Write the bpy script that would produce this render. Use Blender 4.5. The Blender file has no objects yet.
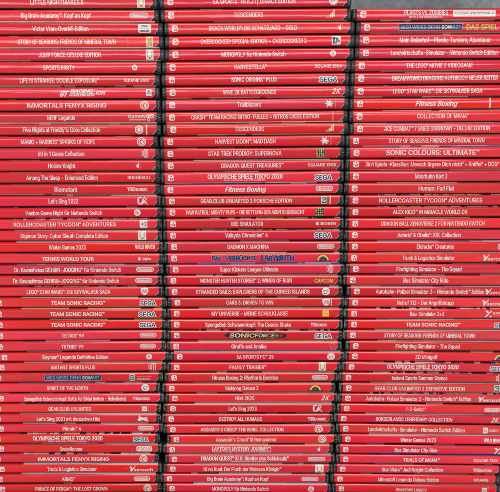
import bpy, bmesh, math, random
from mathutils import Vector
from mathutils.geometry import tessellate_polygon

C = bpy.context.scene.collection
sc = bpy.context.scene
MM = 0.001

# ------------------------------------------------------------------ camera, world, lamps, exposure
TILT = math.radians(8.716)
DIST = 0.55
cam_d = bpy.data.cameras.new('camera')
cam_d.sensor_width = 36.0
cam_d.sensor_fit = 'HORIZONTAL'
cam_d.lens = 41.786
cam_d.clip_start = 0.01
cam_d.clip_end = 50
cam = bpy.data.objects.new('camera', cam_d)
C.objects.link(cam)
cam.location = (0, -DIST * math.cos(TILT), DIST * math.sin(TILT))
cam.rotation_euler = (math.pi / 2 - TILT, 0, 0)
sc.camera = cam

world = bpy.data.worlds.new('World')
sc.world = world
world.use_nodes = True
world.node_tree.nodes['Background'].inputs[0].default_value = (0.82, 0.9, 1.0, 1)
world.node_tree.nodes['Background'].inputs[1].default_value = 0.15

def lamp(name, loc, target, sx, sy, power, color):
    d = bpy.data.lights.new(name, 'AREA')
    d.shape = 'RECTANGLE'; d.size = sx; d.size_y = sy
    d.energy = power; d.color = color
    o = bpy.data.objects.new(name, d)
    C.objects.link(o)
    o.location = loc
    o.rotation_euler = (Vector(target) - Vector(loc)).to_track_quat('-Z', 'Y').to_euler()
    return o

lamp('ceiling_lamp', (0.05, -0.66, 1.25), (0, -0.2, -0.1), 1.2, 0.72, 20.0, (1.0, 0.88, 0.74))
lamp('window_light', (-0.25, -1.7, 0.49), (0, 0, 0.1), 2.6, 0.16, 8.0, (0.78, 0.83, 1.0))
lamp('added_side_fill', (0.95, -0.60, -0.46), (0, 0, -0.24), 0.5, 0.5, 8.5, (1.0, 0.95, 0.9))  # added fill, one at each side, to brighten the lower rows
lamp('added_side_fill', (-0.95, -0.60, -0.46), (0, 0, -0.24), 0.5, 0.5, 8.5, (1.0, 0.95, 0.9))

sc.view_settings.view_transform = 'Standard'
sc.view_settings.look = 'None'
sc.view_settings.exposure = -0.17
sc.view_settings.gamma = 1.0

# ------------------------------------------------------------------ materials
def mat(name):
    m = bpy.data.materials.new(name)
    m.use_nodes = True
    return m, m.node_tree.nodes, m.node_tree.links, m.node_tree.nodes['Principled BSDF']

def sleeve(N, Lk, b, rough=0.10, amt=1.0, bump=0.13):
    """clear plastic sleeve over printed card: a coat whose surface ripples along the case"""
    tc = N.new('ShaderNodeTexCoord')
    oi = N.new('ShaderNodeObjectInfo')
    mp = N.new('ShaderNodeMapping'); mp.inputs['Scale'].default_value = (14, 260, 420)
    add = N.new('ShaderNodeVectorMath'); add.operation = 'ADD'
    mul = N.new('ShaderNodeVectorMath'); mul.operation = 'SCALE'
    comb = N.new('ShaderNodeCombineXYZ')
    for k in range(3): Lk.new(oi.outputs['Random'], comb.inputs[k])
    Lk.new(comb.outputs[0], mul.inputs[0]); mul.inputs['Scale'].default_value = 37.0
    Lk.new(tc.outputs['Object'], mp.inputs['Vector'])
    Lk.new(mp.outputs[0], add.inputs[0]); Lk.new(mul.outputs[0], add.inputs[1])
    nz = N.new('ShaderNodeTexNoise'); nz.inputs['Scale'].default_value = 1.0; nz.inputs['Detail'].default_value = 2.5
    Lk.new(add.outputs[0], nz.inputs['Vector'])
    bp = N.new('ShaderNodeBump'); bp.inputs['Strength'].default_value = bump; bp.inputs['Distance'].default_value = 0.0006
    Lk.new(nz.outputs['Fac'], bp.inputs['Height'])
    b.inputs['Coat Weight'].default_value = amt
    sc_ = N.new('ShaderNodeTexNoise'); sc_.inputs['Scale'].default_value = 3.0; sc_.inputs['Detail'].default_value = 8; sc_.inputs['Roughness'].default_value = 0.7
    Lk.new(add.outputs[0], sc_.inputs['Vector'])
    rg = N.new('ShaderNodeMapRange'); rg.inputs['From Min'].default_value = 0.35; rg.inputs['From Max'].default_value = 0.7
    rg.inputs['To Min'].default_value = rough * 0.45; rg.inputs['To Max'].default_value = rough * 1.5
    Lk.new(sc_.outputs['Fac'], rg.inputs['Value']); Lk.new(rg.outputs[0], b.inputs['Coat Roughness'])
    b.inputs['Coat IOR'].default_value = 1.58
    Lk.new(bp.outputs[0], b.inputs['Coat Normal'])
    return oi, add

def red_card():
    m, N, Lk, b = mat('red_printed_card')
    oi, add = sleeve(N, Lk, b)
    b.inputs['Roughness'].default_value = 0.45
    b.inputs['Specular IOR Level'].default_value = 0.3
    hsv = N.new('ShaderNodeHueSaturation')
    hsv.inputs['Color'].default_value = (0.70, 0.010, 0.022, 1)
    wn = N.new('ShaderNodeTexWhiteNoise'); wn.noise_dimensions = '1D'
    Lk.new(oi.outputs['Random'], wn.inputs['W'])
    mr = N.new('ShaderNodeMapRange'); mr.inputs['To Min'].default_value = 0.84; mr.inputs['To Max'].default_value = 1.12
    Lk.new(oi.outputs['Random'], mr.inputs['Value'])
    mh = N.new('ShaderNodeMapRange'); mh.inputs['To Min'].default_value = 0.4955; mh.inputs['To Max'].default_value = 0.5035
    Lk.new(wn.outputs['Value'], mh.inputs['Value'])
    ms = N.new('ShaderNodeMapRange'); ms.inputs['To Min'].default_value = 0.98; ms.inputs['To Max'].default_value = 1.01
    sep = N.new('ShaderNodeSeparateColor'); Lk.new(wn.outputs['Color'], sep.inputs[0]); Lk.new(sep.outputs[2], ms.inputs['Value'])
    # print grain and faint wear
    gr = N.new('ShaderNodeTexNoise'); gr.inputs['Scale'].default_value = 2.2; gr.inputs['Detail'].default_value = 6
    Lk.new(add.outputs[0], gr.inputs['Vector'])
    mg = N.new('ShaderNodeMapRange'); mg.inputs['To Min'].default_value = 0.88; mg.inputs['To Max'].default_value = 1.1
    Lk.new(gr.outputs['Fac'], mg.inputs['Value'])
    mm_ = N.new('ShaderNodeMath'); mm_.operation = 'MULTIPLY'
    Lk.new(mr.outputs[0], mm_.inputs[0]); Lk.new(mg.outputs[0], mm_.inputs[1])
    Lk.new(mh.outputs[0], hsv.inputs['Hue']); Lk.new(ms.outputs[0], hsv.inputs['Saturation']); Lk.new(mm_.outputs[0], hsv.inputs['Value'])
    Lk.new(hsv.outputs[0], b.inputs['Base Color'])
    return m

def ink(name, col, rough=0.5):
    m, N, Lk, b = mat(name)
    b.inputs['Base Color'].default_value = (*col, 1)
    b.inputs['Roughness'].default_value = rough
    b.inputs['Specular IOR Level'].default_value = 0.3
    sleeve(N, Lk, b)
    return m

RED = red_card()
WHITE = ink('white_ink', (0.70, 0.68, 0.67))
CREAM = ink('cream_ink', (0.72, 0.62, 0.42))
FLASHNAVY = ink('dark_navy_print', (0.010, 0.014, 0.045))
NAVY = ink('navy_ink', (0.012, 0.025, 0.11))
GREEN = ink('green_ink', (0.01, 0.18, 0.09))
BLACK = ink('black_ink', (0.018, 0.018, 0.022))
GOLD = ink('gold_ink', (0.55, 0.33, 0.06))
YELLOW = ink('yellow_ink', (0.80, 0.62, 0.06))
ORANGE = ink('orange_ink', (0.70, 0.26, 0.05))
REDINK = ink('red_ink', (0.62, 0.015, 0.03))
PINK = ink('pale_red_ink', (0.66, 0.16, 0.15))
LILAC = ink('lilac_ink', (0.30, 0.24, 0.62))
SKY = ink('sky_blue_ink', (0.16, 0.36, 0.62))
LIME = ink('lime_ink', (0.50, 0.55, 0.06))
INK = dict(w=WHITE, c=CREAM, n=NAVY, g=GREEN, k=BLACK, o=GOLD, y=YELLOW, a=ORANGE, r=REDINK, p=PINK, l=LILAC, s=SKY, m=LIME)

def shaded_plastic():  # clear plastic; its look in shadow is painted as opaque dark grey
    m, N, Lk, b = mat('shaded_clear_plastic')
    tc = N.new('ShaderNodeTexCoord')
    nz = N.new('ShaderNodeTexNoise'); nz.inputs['Scale'].default_value = 350; nz.inputs['Detail'].default_value = 3
    Lk.new(tc.outputs['Object'], nz.inputs['Vector'])
    cr = N.new('ShaderNodeValToRGB')
    cr.color_ramp.elements[0].position = 0.3; cr.color_ramp.elements[0].color = (0.012, 0.0125, 0.014, 1)
    cr.color_ramp.elements[1].position = 0.75; cr.color_ramp.elements[1].color = (0.042, 0.042, 0.040, 1)
    Lk.new(nz.outputs['Fac'], cr.inputs[0]); Lk.new(cr.outputs[0], b.inputs['Base Color'])
    b.inputs['Roughness'].default_value = 0.28
    b.inputs['IOR'].default_value = 1.5
    return m

def rim_plastic():
    m, N, Lk, b = mat('pale_clear_plastic_edge')
    b.inputs['Base Color'].default_value = (0.16, 0.16, 0.155, 1)
    b.inputs['Roughness'].default_value = 0.3
    return m

def art_card():
    m, N, Lk, b = mat('cover_artwork_card')
    at = N.new('ShaderNodeVertexColor'); at.layer_name = 'print'
    Lk.new(at.outputs['Color'], b.inputs['Base Color'])
    b.inputs['Roughness'].default_value = 0.4
    b.inputs['Coat Weight'].default_value = 0.2; b.inputs['Coat Roughness'].default_value = 0.15; b.inputs['Specular IOR Level'].default_value = 0.2
    return m

def noise_mat(name, c0, c1, scale, rough):
    m, N, Lk, b = mat(name)
    tc = N.new('ShaderNodeTexCoord')
    nz = N.new('ShaderNodeTexNoise'); nz.inputs['Scale'].default_value = scale; nz.inputs['Detail'].default_value = 8
    Lk.new(tc.outputs['Object'], nz.inputs['Vector'])
    cr = N.new('ShaderNodeValToRGB')
    cr.color_ramp.elements[0].position = 0.32; cr.color_ramp.elements[0].color = (*c0, 1)
    cr.color_ramp.elements[1].position = 0.7; cr.color_ramp.elements[1].color = (*c1, 1)
    Lk.new(nz.outputs['Fac'], cr.inputs[0]); Lk.new(cr.outputs[0], b.inputs['Base Color'])
    bp = N.new('ShaderNodeBump'); bp.inputs['Strength'].default_value = 0.2; bp.inputs['Distance'].default_value = 0.001
    Lk.new(nz.outputs['Fac'], bp.inputs['Height']); Lk.new(bp.outputs[0], b.inputs['Normal'])
    b.inputs['Roughness'].default_value = rough
    return m

SHADED = shaded_plastic(); RIM = rim_plastic(); ART = art_card()
WALLM = noise_mat('grey_painted_board', (0.15, 0.185, 0.215), (0.25, 0.285, 0.31), 160, 0.7)
SHELFM = noise_mat('dark_shelf_laminate', (0.05, 0.05, 0.055), (0.08, 0.08, 0.085), 60, 0.5)

# ------------------------------------------------------------------ the setting
def box_mesh(name, x0, x1, y0, y1, z0, z1, m, bevel=0.0):
    bm = bmesh.new()
    bmesh.ops.create_cube(bm, size=1)
    for v in bm.verts:
        v.co = ((x0 + x1) / 2 + v.co.x * (x1 - x0), (y0 + y1) / 2 + v.co.y * (y1 - y0), (z0 + z1) / 2 + v.co.z * (z1 - z0))
    if bevel: bmesh.ops.bevel(bm, geom=bm.edges[:], offset=bevel, segments=2, affect='EDGES')
    me = bpy.data.meshes.new(name); bm.to_mesh(me); bm.free()
    me.materials.append(m)
    return me

def link(name, me, parent=None):
    o = bpy.data.objects.new(name, me)
    C.objects.link(o)
    if parent: o.parent = parent
    return o

wall = link('back_wall', box_mesh('back_wall', -0.45, 0.45, 0.1085, 0.125, -0.29, 0.60, WALLM)); wall['kind'] = 'structure'
shelf = link('shelf_board', box_mesh('shelf_board', -0.45, 0.45, -0.03, 0.107, -0.29, -0.2655, SHELFM, 0.001)); shelf['kind'] = 'structure'

# ------------------------------------------------------------------ the data: stack, centre x, centre z, tilt, height (mm, degrees),
# spine lettering and its style, its start and end along the spine (mm), maker's mark with start and end, corner colour, cover edge above, cover edge below
CASES = [
    ('left', -167.8, 219.76, -0.04, 11.01, 'LITTLE NIGHTMARES II', 'n', 53.7, 100.7, 'bandai', 148.6, 155.7, 'navy', 'd', 'k'),
    ('left', -166.9, 208.53, -0.01, 11.21, 'Big Brain Academy™: Kopf an Kopf', 'n', 43.5, 106.1, 'nin', 140.8, 157.4, 'navy', 'd', 'w'),
    ('left', -163.6, 197.27, 0.08, 11.06, 'Victor Vran: Overkill Edition', 'n', 49.9, 100.2, 'whitebox', 144.6, 156.3, 'navy', 'g', 'k'),
    ('left', -163.2, 185.99, 0.08, 11.26, 'STORY OF SEASONS: FRIENDS OF MINERAL TOWN', 'n', 35.6, 123.7, 'bandai2', 151.1, 157.4, 'navy', 'd', 'w'),
    ('left', -162.6, 174.65, 0.09, 11.19, 'JUMP FORCE: DELUXE EDITION', 'n', 53.3, 109.6, 'bandai', 150.2, 156.9, 'black', 'd', 'g'),
    ('left', -166.0, 163.42, 0.07, 11.02, 'SPORTS PARTY', 'n', 60.3, 88.7, 'circ', 140.6, 145.6, 'navy', 'g', 'k'),
    ('left', -167.4, 152.34, 0.07, 10.91, 'LIFE IS STRANGE: DOUBLE EXPOSURE™', 'n', 39.8, 111.7, 'txt:SQUARE ENIX', 134.4, 157.1, 'navy', 'd', 'g'),
    ('left', -167.9, 141.24, 0.1, 11.04, 'ACCELERATION', 'racer', 76.3, 117.3, 'icon', 154.6, 159.6, 'black', 'g', 'k'),
    ('left', -167.3, 130.14, 0.08, 10.93, 'IMMORTALS FENYX RISING', 'w', 44.9, 117.4, 'ubi', 148.2, 156.4, 'navy', 'd', 'k'),
    ('left', -167.1, 119.21, 0.1, 10.69, 'NERF Legends', 'n', 62.4, 88.1, 'gamemill', 136.7, 161.0, 'navy', 'd', 'w'),
    ('left', -167.4, 108.28, 0.03, 10.93, "Five Nights at Freddy's: Core Collection", 'n', 39.9, 110.9, 'hex', 142.7, 155.0, 'navy', 'd', 'k'),
    ('left', -170.4, 97.31, 0.07, 10.78, 'MARIO + RABBIDS® SPARKS OF HOPE', 'n', 40.6, 108.8, 'ubi', 147.6, 155.9, 'navy', 'd', 'k'),
    ('left', -168.95, 86.41, 0.08, 10.77, '60 in 1 Game Collection', 'n', 54.1, 97.1, 'glyph', 150.3, 156.3, 'black', 'd', 'k'),
    ('left', -169.1, 75.46, 0.16, 10.88, 'Hollow Knight', 'n', 63.2, 88.3, 'flag', 144.7, 149.3, 'green', 'd', 'k'),
    ('left', -169.4, 64.47, 0.21, 10.86, 'Among The Sleep - Enhanced Edition', 'n', 42.6, 109.0, 'sp:SOEDESCO', 136.9, 157.7, 'black', 'g', 'k'),
    ('left', -169.65, 53.5, 0.27, 10.85, 'Biomutant', 'n', 68.5, 89.7, 'thq', 136.6, 155.3, 'black', 'g', 'g'),
    ('left', -168.5, 42.51, 0.3, 10.89, "Let's Sing 2022", 'n', 61.2, 89.0, 'sing', 144.6, 154.4, 'navy', 'c', 'k'),
    ('left', -168.3, 31.56, 0.29, 10.77, 'Hasbro Game Night für Nintendo Switch', 'n', 39.0, 110.7, 'circ', 140.7, 146.9, 'navy', 'd', 'k'),
    ('left', -168.7, 20.68, 0.25, 10.74, 'ROLLERCOASTER TYCOON® ADVENTURES', 'w', 27.3, 123.7, 'arrowbox', 146.1, 153.3, 'black', 'm', 'k'),
    ('left', -168.8, 9.76, 0.12, 10.87, 'Digimon Story: Cyber Sleuth Complete Edition', 'n', 33.3, 115.9, 'bandai', 144.4, 151.9, 'green', 'p', 'k'),
    ('left', -167.7, -1.25, 0.12, 10.91, 'Winter Games 2023', 'n', 58.3, 93.4, 'wild', 140.0, 159.0, 'navy', 'w', 'k'),
    ('left', -167.6, -12.18, 0.12, 10.7, 'TENNIS WORLD TOUR', 'w', 51.4, 100.4, 'dot:bigben', 142.5, 154.9, 'black', 'd', 'k'),
    ('left', -168.2, -22.92, 0.22, 10.54, 'Dr. Kawashimas GEHIRN-JOGGING™ für Nintendo Switch', 'n', 25.0, 126.6, 'nin', 140.9, 158.0, 'navy', 'v', 'k'),
    ('left', -169.4, -33.65, 0.26, 10.68, 'Dr. Kawashimas GEHIRN-JOGGING™ für Nintendo Switch', 'n', 24.6, 125.5, 'nin', 141.1, 157.5, 'navy', 'd', 'k'),
    ('left', -168.7, -44.49, 0.24, 10.74, 'LEGO® STAR WARS™: DIE SKYWALKER SAGA', 'n', 35.9, 116.0, 'wb', 144.6, 153.2, 'navy', 'm', 'k'),
    ('left', -165.8, -55.38, 0.15, 10.81, 'TEAM SONIC RACING™', 'w', 55.7, 108.0, 'sega', 141.3, 156.7, 'black', 'c', 'k'),
    ('left', -166.3, -66.32, 0.15, 10.83, 'TEAM SONIC RACING™', 'w', 54.7, 107.4, 'sega', 140.3, 156.8, 'black', 'y', 'k'),
    ('left', -166.3, -77.17, 0.25, 10.62, 'TEAM SONIC RACING™', 'w', 54.9, 107.6, 'sega', 140.5, 156.4, 'navy', 'y', 'k'),
    ('left', -166.8, -87.96, 0.33, 10.73, 'TETRIS® 99', 'w', 65.4, 86.9, 'nin', 141.4, 157.4, 'navy', 'd', 'k'),
    ('left', -167.5, -98.91, 0.35, 10.91, 'TETRIS® 99', 'w', 65.3, 86.9, 'nin', 141.9, 157.4, 'black', 'd', 'k'),
    ('left', -163.93, -109.73, 0.33, 10.49, 'Rayman® Legends Definitive Edition', 'n', 42.8, 106.9, 'circ', 143.8, 149.6, 'black', 'd', 'k'),
    ('left', -167.5, -120.27, 0.31, 10.35, 'INSTANT SPORTS PLUS', 'n', 53.9, 97.2, 'glyph', 149.6, 156.9, 'black', 'c', 'k'),
    ('left', -171.2, -130.9, 0.26, 10.66, 'WER WEISS DENN SOWAS?', 'quiz', 50.9, 106.0, 'greentxt', 134.5, 156.4, 'navy', 'd', 'k'),
    ('left', -174.0, -141.72, 0.22, 10.74, 'SPIRIT OF THE NORTH', 'n', 55.4, 95.8, 'disc', 148.0, 156.4, 'black', 'v', 'k'),
    ('left', -170.3, -152.49, 0.14, 10.55, 'SpongeBob Schwammkopf: Battle for Bikini Bottom - Rehydrated', 'n', 28.3, 129.2, 'thq', 136.1, 152.9, 'black', 'g', 'k'),
    ('left', -173.5, -163.03, 0.18, 10.29, 'GEAR.CLUB UNLIMITED', 'n', 55.4, 97.8, 'boxline', 147.9, 154.9, 'black', 'd', 'k'),
    ('left', -174.2, -173.43, 0.18, 10.27, "Let's Sing 2021 mit deutschen Hits", 'n', 44.1, 106.7, 'bird', 144.0, 154.9, 'black', 'p', 'k'),
    ('left', -172.05, -183.98, 0.22, 10.6, 'Pikmin™ 4', 'n', 66.9, 85.3, 'nin', 141.9, 157.8, 'black', 'c', 'k'),
    ('left', -175.8, -194.86, 0.11, 10.93, 'OLYMPISCHE SPIELE TOKYO 2020', 'sub', 40.5, 110.0, 'sega', 141.0, 155.8, 'black', 'm', 'k'),
    ('left', -173.5, -205.81, 0.07, 10.72, 'SnowRunner', 'n', 64.4, 86.9, 'focus', 141.1, 156.8, 'black', 'v', 'k'),
    ('left', -177.3, -216.54, 0.07, 10.51, 'IMMORTALS FENYX RISING', 'w', 45.8, 117.1, 'ubi', 147.2, 156.3, 'navy', 'm', 'k'),
    ('left', -174.0, -227.27, 0.18, 10.7, 'Truck & Logistics Simulator', 'n', 51.2, 101.1, 'aero', 134.3, 157.8, 'black', 'w', 'k'),
    ('left', -176.8, -238.15, 0.25, 10.83, 'ARMS™', 'n', 68.1, 81.7, 'nin', 140.8, 157.2, 'navy', 'w', 'k'),
    ('left', -175.1, -249.06, 0.33, 10.73, 'PRINCE OF PERSIA™: THE LOST CROWN', 'n', 39.0, 112.0, 'ubi', 149.1, 156.2, 'black', 'd', 'k'),
    ('middle', 4.9, 220.8, 0.4, 11.37, 'EA SPORTS™ FIFA 21 | LEGACY EDITION', 'w', 44.0, 116.9, 'ea', 147.1, 154.4, 'navy', 'd', 'k'),
    ('middle', 5.3, 209.26, 0.45, 11.48, 'DESCENDERS', 'w', 62.4, 87.8, 'bars', 144.5, 152.0, 'navy', 'd', 'g'),
    ('middle', 8.4, 197.83, 0.46, 11.14, 'SNACK WORLD™: DIE SCHATZJAGD - GOLD', 'n', 36.1, 115.1, 'flag', 151.9, 156.3, 'navy', 'd', 'k'),
    ('middle', 8.8, 186.59, 0.53, 11.08, 'OVERCOOKED! SPECIAL EDITION + OVERCOOKED! 2', 'w', 28.2, 123.3, 't17', 146.1, 154.1, 'green', 'd', 'k'),
    ('middle', 8.5, 175.42, 0.5, 11.01, 'MONOPOLY für Nintendo Switch', 'n', 47.1, 104.8, 'circ', 145.1, 150.5, 'black', 'd', 'k'),
    ('middle', 5.8, 164.28, 0.52, 11.03, 'HARVESTELLA™', 'n', 61.4, 91.0, 'txt:SQUARE ENIX', 134.1, 159.1, 'navy', 'g', 'k'),
    ('middle', 4.9, 153.19, 0.47, 10.91, 'SONIC ORIGINS™ PLUS', 'n', 59.6, 100.7, 'sega', 139.3, 155.9, 'navy', 'd', 'k'),
    ('middle', 5.35, 142.14, 0.54, 10.96, 'WWE 2K BATTLEGROUNDS', 'n', 51.4, 99.7, '2k', 151.8, 157.9, 'navy', 'd', 'g'),
    ('middle', 4.8, 131.09, 0.6, 10.91, 'Trailblazers', 'n', 64.7, 86.4, 'star', 144.5, 153.7, 'navy', 'd', 'k'),
    ('middle', 4.3, 120.08, 0.59, 10.86, 'CRASH™ TEAM RACING NITRO-FUELED + NITROS OXIDE EDITION', 'w', 23.3, 140.5, 'line', 152.2, 154.0, 'green', 'd', 'w'),
    ('middle', 5.3, 109.02, 0.53, 11.02, 'DESCENDERS', 'w', 63.0, 88.8, 'bars', 145.8, 154.2, 'green', 'd', 'g'),
    ('middle', 2.2, 97.92, 0.47, 10.93, 'HARVEST MOON™: MAD DASH', 'n', 47.4, 102.7, 'star', 143.7, 153.0, 'black', 'd', 'k'),
    ('middle', 2.15, 86.86, 0.44, 10.96, 'STAR TREK PRODIGY: SUPERNOVA', 'n', 40.6, 108.5, 'gold', 140.5, 148.8, 'black', 'd', 'k'),
    ('middle', 2.1, 75.82, 0.48, 10.87, 'DRAGON QUEST TREASURES™', 'n', 52.7, 110.2, 'txt:SQUARE ENIX', 133.0, 159.5, 'navy', 'c', 'k'),
    ('middle', 2.1, 64.78, 0.49, 10.98, 'OLYMPISCHE SPIELE TOKYO 2020', 'sub', 39.9, 109.6, 'sega', 139.8, 155.3, 'navy', 'd', 'b'),
    ('middle', 1.45, 53.74, 0.48, 10.85, 'Fitness Boxing', 'i', 57.2, 94.7, 'nin', 141.3, 157.6, 'navy', 'd', 'k'),
    ('middle', 2.6, 43.03, 0.42, 10.35, 'GEAR.CLUB UNLIMITED 2 PORSCHE EDITION', 'n', 32.6, 118.1, 'green', 145.3, 153.7, 'navy', 'd', 'k'),
    ('middle', 3.0, 32.37, 0.36, 10.73, 'PAW PATROL: MIGHTY PUPS - DIE RETTUNG DER ABENTEUERBUCHT', 'n', 18.4, 129.8, 'gold', 139.4, 148.1, 'navy', 'd', 'k'),
    ('middle', 3.3, 21.37, 0.28, 11.01, 'BEE SIMULATOR', 'n', 60.6, 90.4, 'dot:BIGBEN', 140.0, 159.1, 'black', 'm', 'k'),
    ('middle', 3.1, 10.36, 0.28, 10.78, 'Valkyria Chronicles™ 4', 'n', 54.9, 95.1, 'sega', 139.3, 155.5, 'navy', 'm', 'k'),
    ('middle', 3.9, -0.55, 0.22, 10.79, 'DAEMON X MACHINA', 'n', 56.2, 95.4, 'nin', 140.9, 157.5, 'navy', 'd', 'k'),
    ('middle', 3.7, -11.54, 0.24, 10.95, 'DAS VERRÜCKTE LABYRINTH', 'laby', 41.6, 119.5, 'rainbow', 140.2, 154.0, 'black', 'y', 'b'),
    ('middle', 4.9, -22.44, 0.18, 10.62, 'Super Kickers League Ultimate', 'n', 47.9, 103.4, 'glyph', 149.6, 155.9, 'navy', 'b', 'k'),
    ('middle', 2.6, -33.22, 0.14, 10.7, 'MONSTER HUNTER STORIES™ 2: WINGS OF RUIN', 'n', 31.5, 118.8, 'capcom', 140.5, 158.3, 'navy', 'c', 'k'),
    ('middle', 3.5, -44.11, 0.15, 10.84, 'STRANDED SAILS: EXPLORERS OF THE CURSED ISLANDS', 'n', 26.1, 134.9, 'disc', 146.5, 154.7, 'navy', 'b', 'k'),
    ('middle', 5.95, -54.95, 0.12, 10.61, 'CARS 3: DRIVEN TO WIN', 'n', 52.7, 97.7, 'wbline', 144.3, 153.2, 'navy', 'c', 'k'),
    ('middle', 5.0, -65.85, 0.11, 10.95, 'MY UNIVERSE – MEINE SCHULKLASSE', 'n', 39.4, 112.7, 'orange', 146.2, 152.7, 'black', 'p', 'k'),
    ('middle', 4.8, -76.95, 0.01, 11.01, 'SpongeBob Schwammkopf: The Cosmic Shake', 'n', 33.3, 116.3, 'thq', 135.5, 151.4, 'black', 'd', 'k'),
    ('middle', 4.6, -87.95, -0.05, 10.76, 'SONIC FORCES', 'forces', 52.2, 110.4, 'sega', 139.8, 156.0, 'black', 'm', 'k'),
    ('middle', 4.0, -98.71, -0.01, 10.52, 'Giraffe and Annika', 'n', 59.3, 93.2, 'shield', 154.3, 159.2, 'black', 'y', 'k'),
    ('middle', 7.17, -109.3, 0.06, 10.43, 'EA SPORTS FC™ 25', 'w', 61.4, 97.3, 'ea', 150.0, 156.6, 'black', 'w', 'k'),
    ('middle', 4.05, -119.97, 0.13, 10.67, 'FAMILY TRAINER™', 'n', 57.3, 93.2, 'bandai', 144.7, 151.5, 'black', 'd', 'k'),
    ('middle', 1.3, -130.77, 0.14, 10.69, 'Fitness Boxing 2: Rhythm & Exercise', 'n', 42.8, 107.8, 'nin', 140.8, 156.7, 'navy', 'c', 'k'),
    ('middle', -1.2, -141.49, 0.13, 10.5, 'Mahjong Deluxe 3', 'n', 58.6, 90.9, 'rainbow', 139.7, 154.2, 'black', 'g', 'k'),
    ('middle', 1.55, -152.11, 0.12, 10.51, 'NBA 2K25', 'n', 65.6, 84.2, '2k', 151.2, 157.7, 'navy', 'c', 'k'),
    ('middle', -0.5, -162.93, 0.07, 10.88, "Let's Sing 2023", 'n', 60.8, 88.6, 'sing', 144.3, 153.2, 'black', 'w', 'k'),
    ('middle', -2.5, -173.89, 0.1, 10.8, 'DESTROY ALL HUMANS', 'n', 53.1, 95.7, 'thq', 141.4, 159.4, 'black', 'g', 'k'),
    ('middle', -0.95, -184.72, 0.1, 10.6, "ASSASSIN'S CREED® THE REBEL COLLECTION", 'n', 33.2, 115.6, 'ubi', 146.6, 155.1, 'navy', 'd', 'k'),
    ('middle', 2.3, -195.4, 0.1, 10.52, "Assassin's Creed® III Remastered", 'n', 45.2, 105.3, 'ubi', 146.9, 155.5, 'navy', 'd', 'k'),
    ('middle', -2.0, -205.94, 0.07, 10.33, "LAYTON'S MYSTERY JOURNEY™:", 'sub', 45.6, 104.6, 'flag', 150.5, 155.5, 'black', 'y', 'k'),
    ('middle', -0.0, -216.5, 0.02, 10.54, 'DRAGON QUEST® XI S: Streiter des Schicksals™', 'sub', 32.2, 120.4, 'nin', 139.5, 157.1, 'black', 'p', 'k'),
    ('middle', -1.85, -227.19, -0.08, 10.6, 'Ni no Kuni: Der Fluch der Weissen Königin™', 'n', 36.6, 114.8, 'bandai', 148.9, 157.2, 'black', 'c', 'k'),
    ('middle', -5.4, -237.93, -0.2, 10.63, 'Big Brain Academy™: Kopf an Kopf', 'n', 43.7, 105.5, 'nin', 138.7, 155.9, 'navy', 'c', 'k'),
    ('middle', -3.0, -248.72, -0.28, 10.72, 'MONOPOLY für Nintendo Switch', 'n', 46.0, 103.2, 'circ', 143.2, 149.2, 'black', 'w', 'k'),
    ('right', 177.0, 209.79, 0.29, 10.71, 'PLANTS vs. ZOMBIES', 'pvz', 42.2, 81.2, 'complete', 85.7, 123.6, 'navy', 'k', 'g'),
    ('right', 180.8, 198.8, 0.27, 11.04, 'WER WEISS DENN SOWAS?', 'quiz', 34.4, 90.8, 'yel:DAS SPIEL', 94.9, 122.7, 'navy', 'd', 'g'),
    ('right', 180.0, 187.58, 0.22, 11.14, 'Mein Reiterhof – Pferde, Turniere, Abenteuer', 'n', 35.9, 117.8, '', 0, 0, 'black', 'd', 'k'),
    ('right', 180.1, 176.56, 0.25, 10.67, 'Landwirtschafts-Simulator – Nintendo Switch Edition', 'n', 28.2, 124.3, '', 0, 0, 'black', 'd', 'k'),
    ('right', 176.9, 165.67, 0.29, 10.87, 'THE LEGO® MOVIE 2 VIDEOGAME', 'n', 45.9, 105.9, '', 0, 0, 'navy', 'd', 'g'),
    ('right', 176.7, 154.49, 0.47, 11.24, 'DREAMWORKS DRAGONS AUFBRUCH NEUER REITER', 'n', 33.6, 129.4, '', 0, 0, 'black', 'd', 'k'),
    ('right', 176.45, 143.18, 0.4, 11.13, 'LEGO® STAR WARS™: DIE SKYWALKER SAGA', 'n', 35.0, 116.4, '', 0, 0, 'navy', 'd', 'g'),
    ('right', 176.4, 131.95, 0.36, 11.1, 'Fitness Boxing', 'i', 56.8, 94.4, 'line', 123.7, 125.1, 'navy', 'g', 'k'),
    ('right', 176.2, 120.73, 0.35, 11.1, 'COLLECTION OF MANA™', 'n', 58.4, 105.8, '', 0, 0, 'navy', 'c', 'k'),
    ('right', 177.0, 109.64, 0.4, 10.84, 'ACE COMBAT™ 7 SKIES UNKNOWN - DELUXE EDITION', 'n', 27.8, 124.8, '', 0, 0, 'black', 'v', 'k'),
    ('right', 173.6, 98.68, 0.36, 10.84, 'STORY OF SEASONS: FRIENDS OF MINERAL TOWN', 'n', 36.0, 124.0, '', 0, 0, 'black', 'g', 'v'),
    ('right', 174.3, 87.75, 0.24, 10.78, 'SONIC COLOURS: ULTIMATE™', 'W', 33.0, 119.0, '', 0, 0, 'navy', 'v', 'k'),
    ('right', 174.2, 76.87, 0.11, 10.75, '3in1 Spiele-Klassiker: Mensch ärgere Dich nicht® + Kniffel® + DOG®', 'w', 14.3, 138.2, '', 0, 0, 'black', 'd', 'g'),
    ('right', 174.4, 65.85, 0.12, 11.04, 'Moorhuhn Kart 2', 'n', 60.7, 90.7, '', 0, 0, 'black', 'g', 'k'),
    ('right', 173.5, 54.61, 0.05, 11.22, 'Human: Fall Flat', 'n', 65.4, 98.7, '', 0, 0, 'black', 'y', 'k'),
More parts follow.
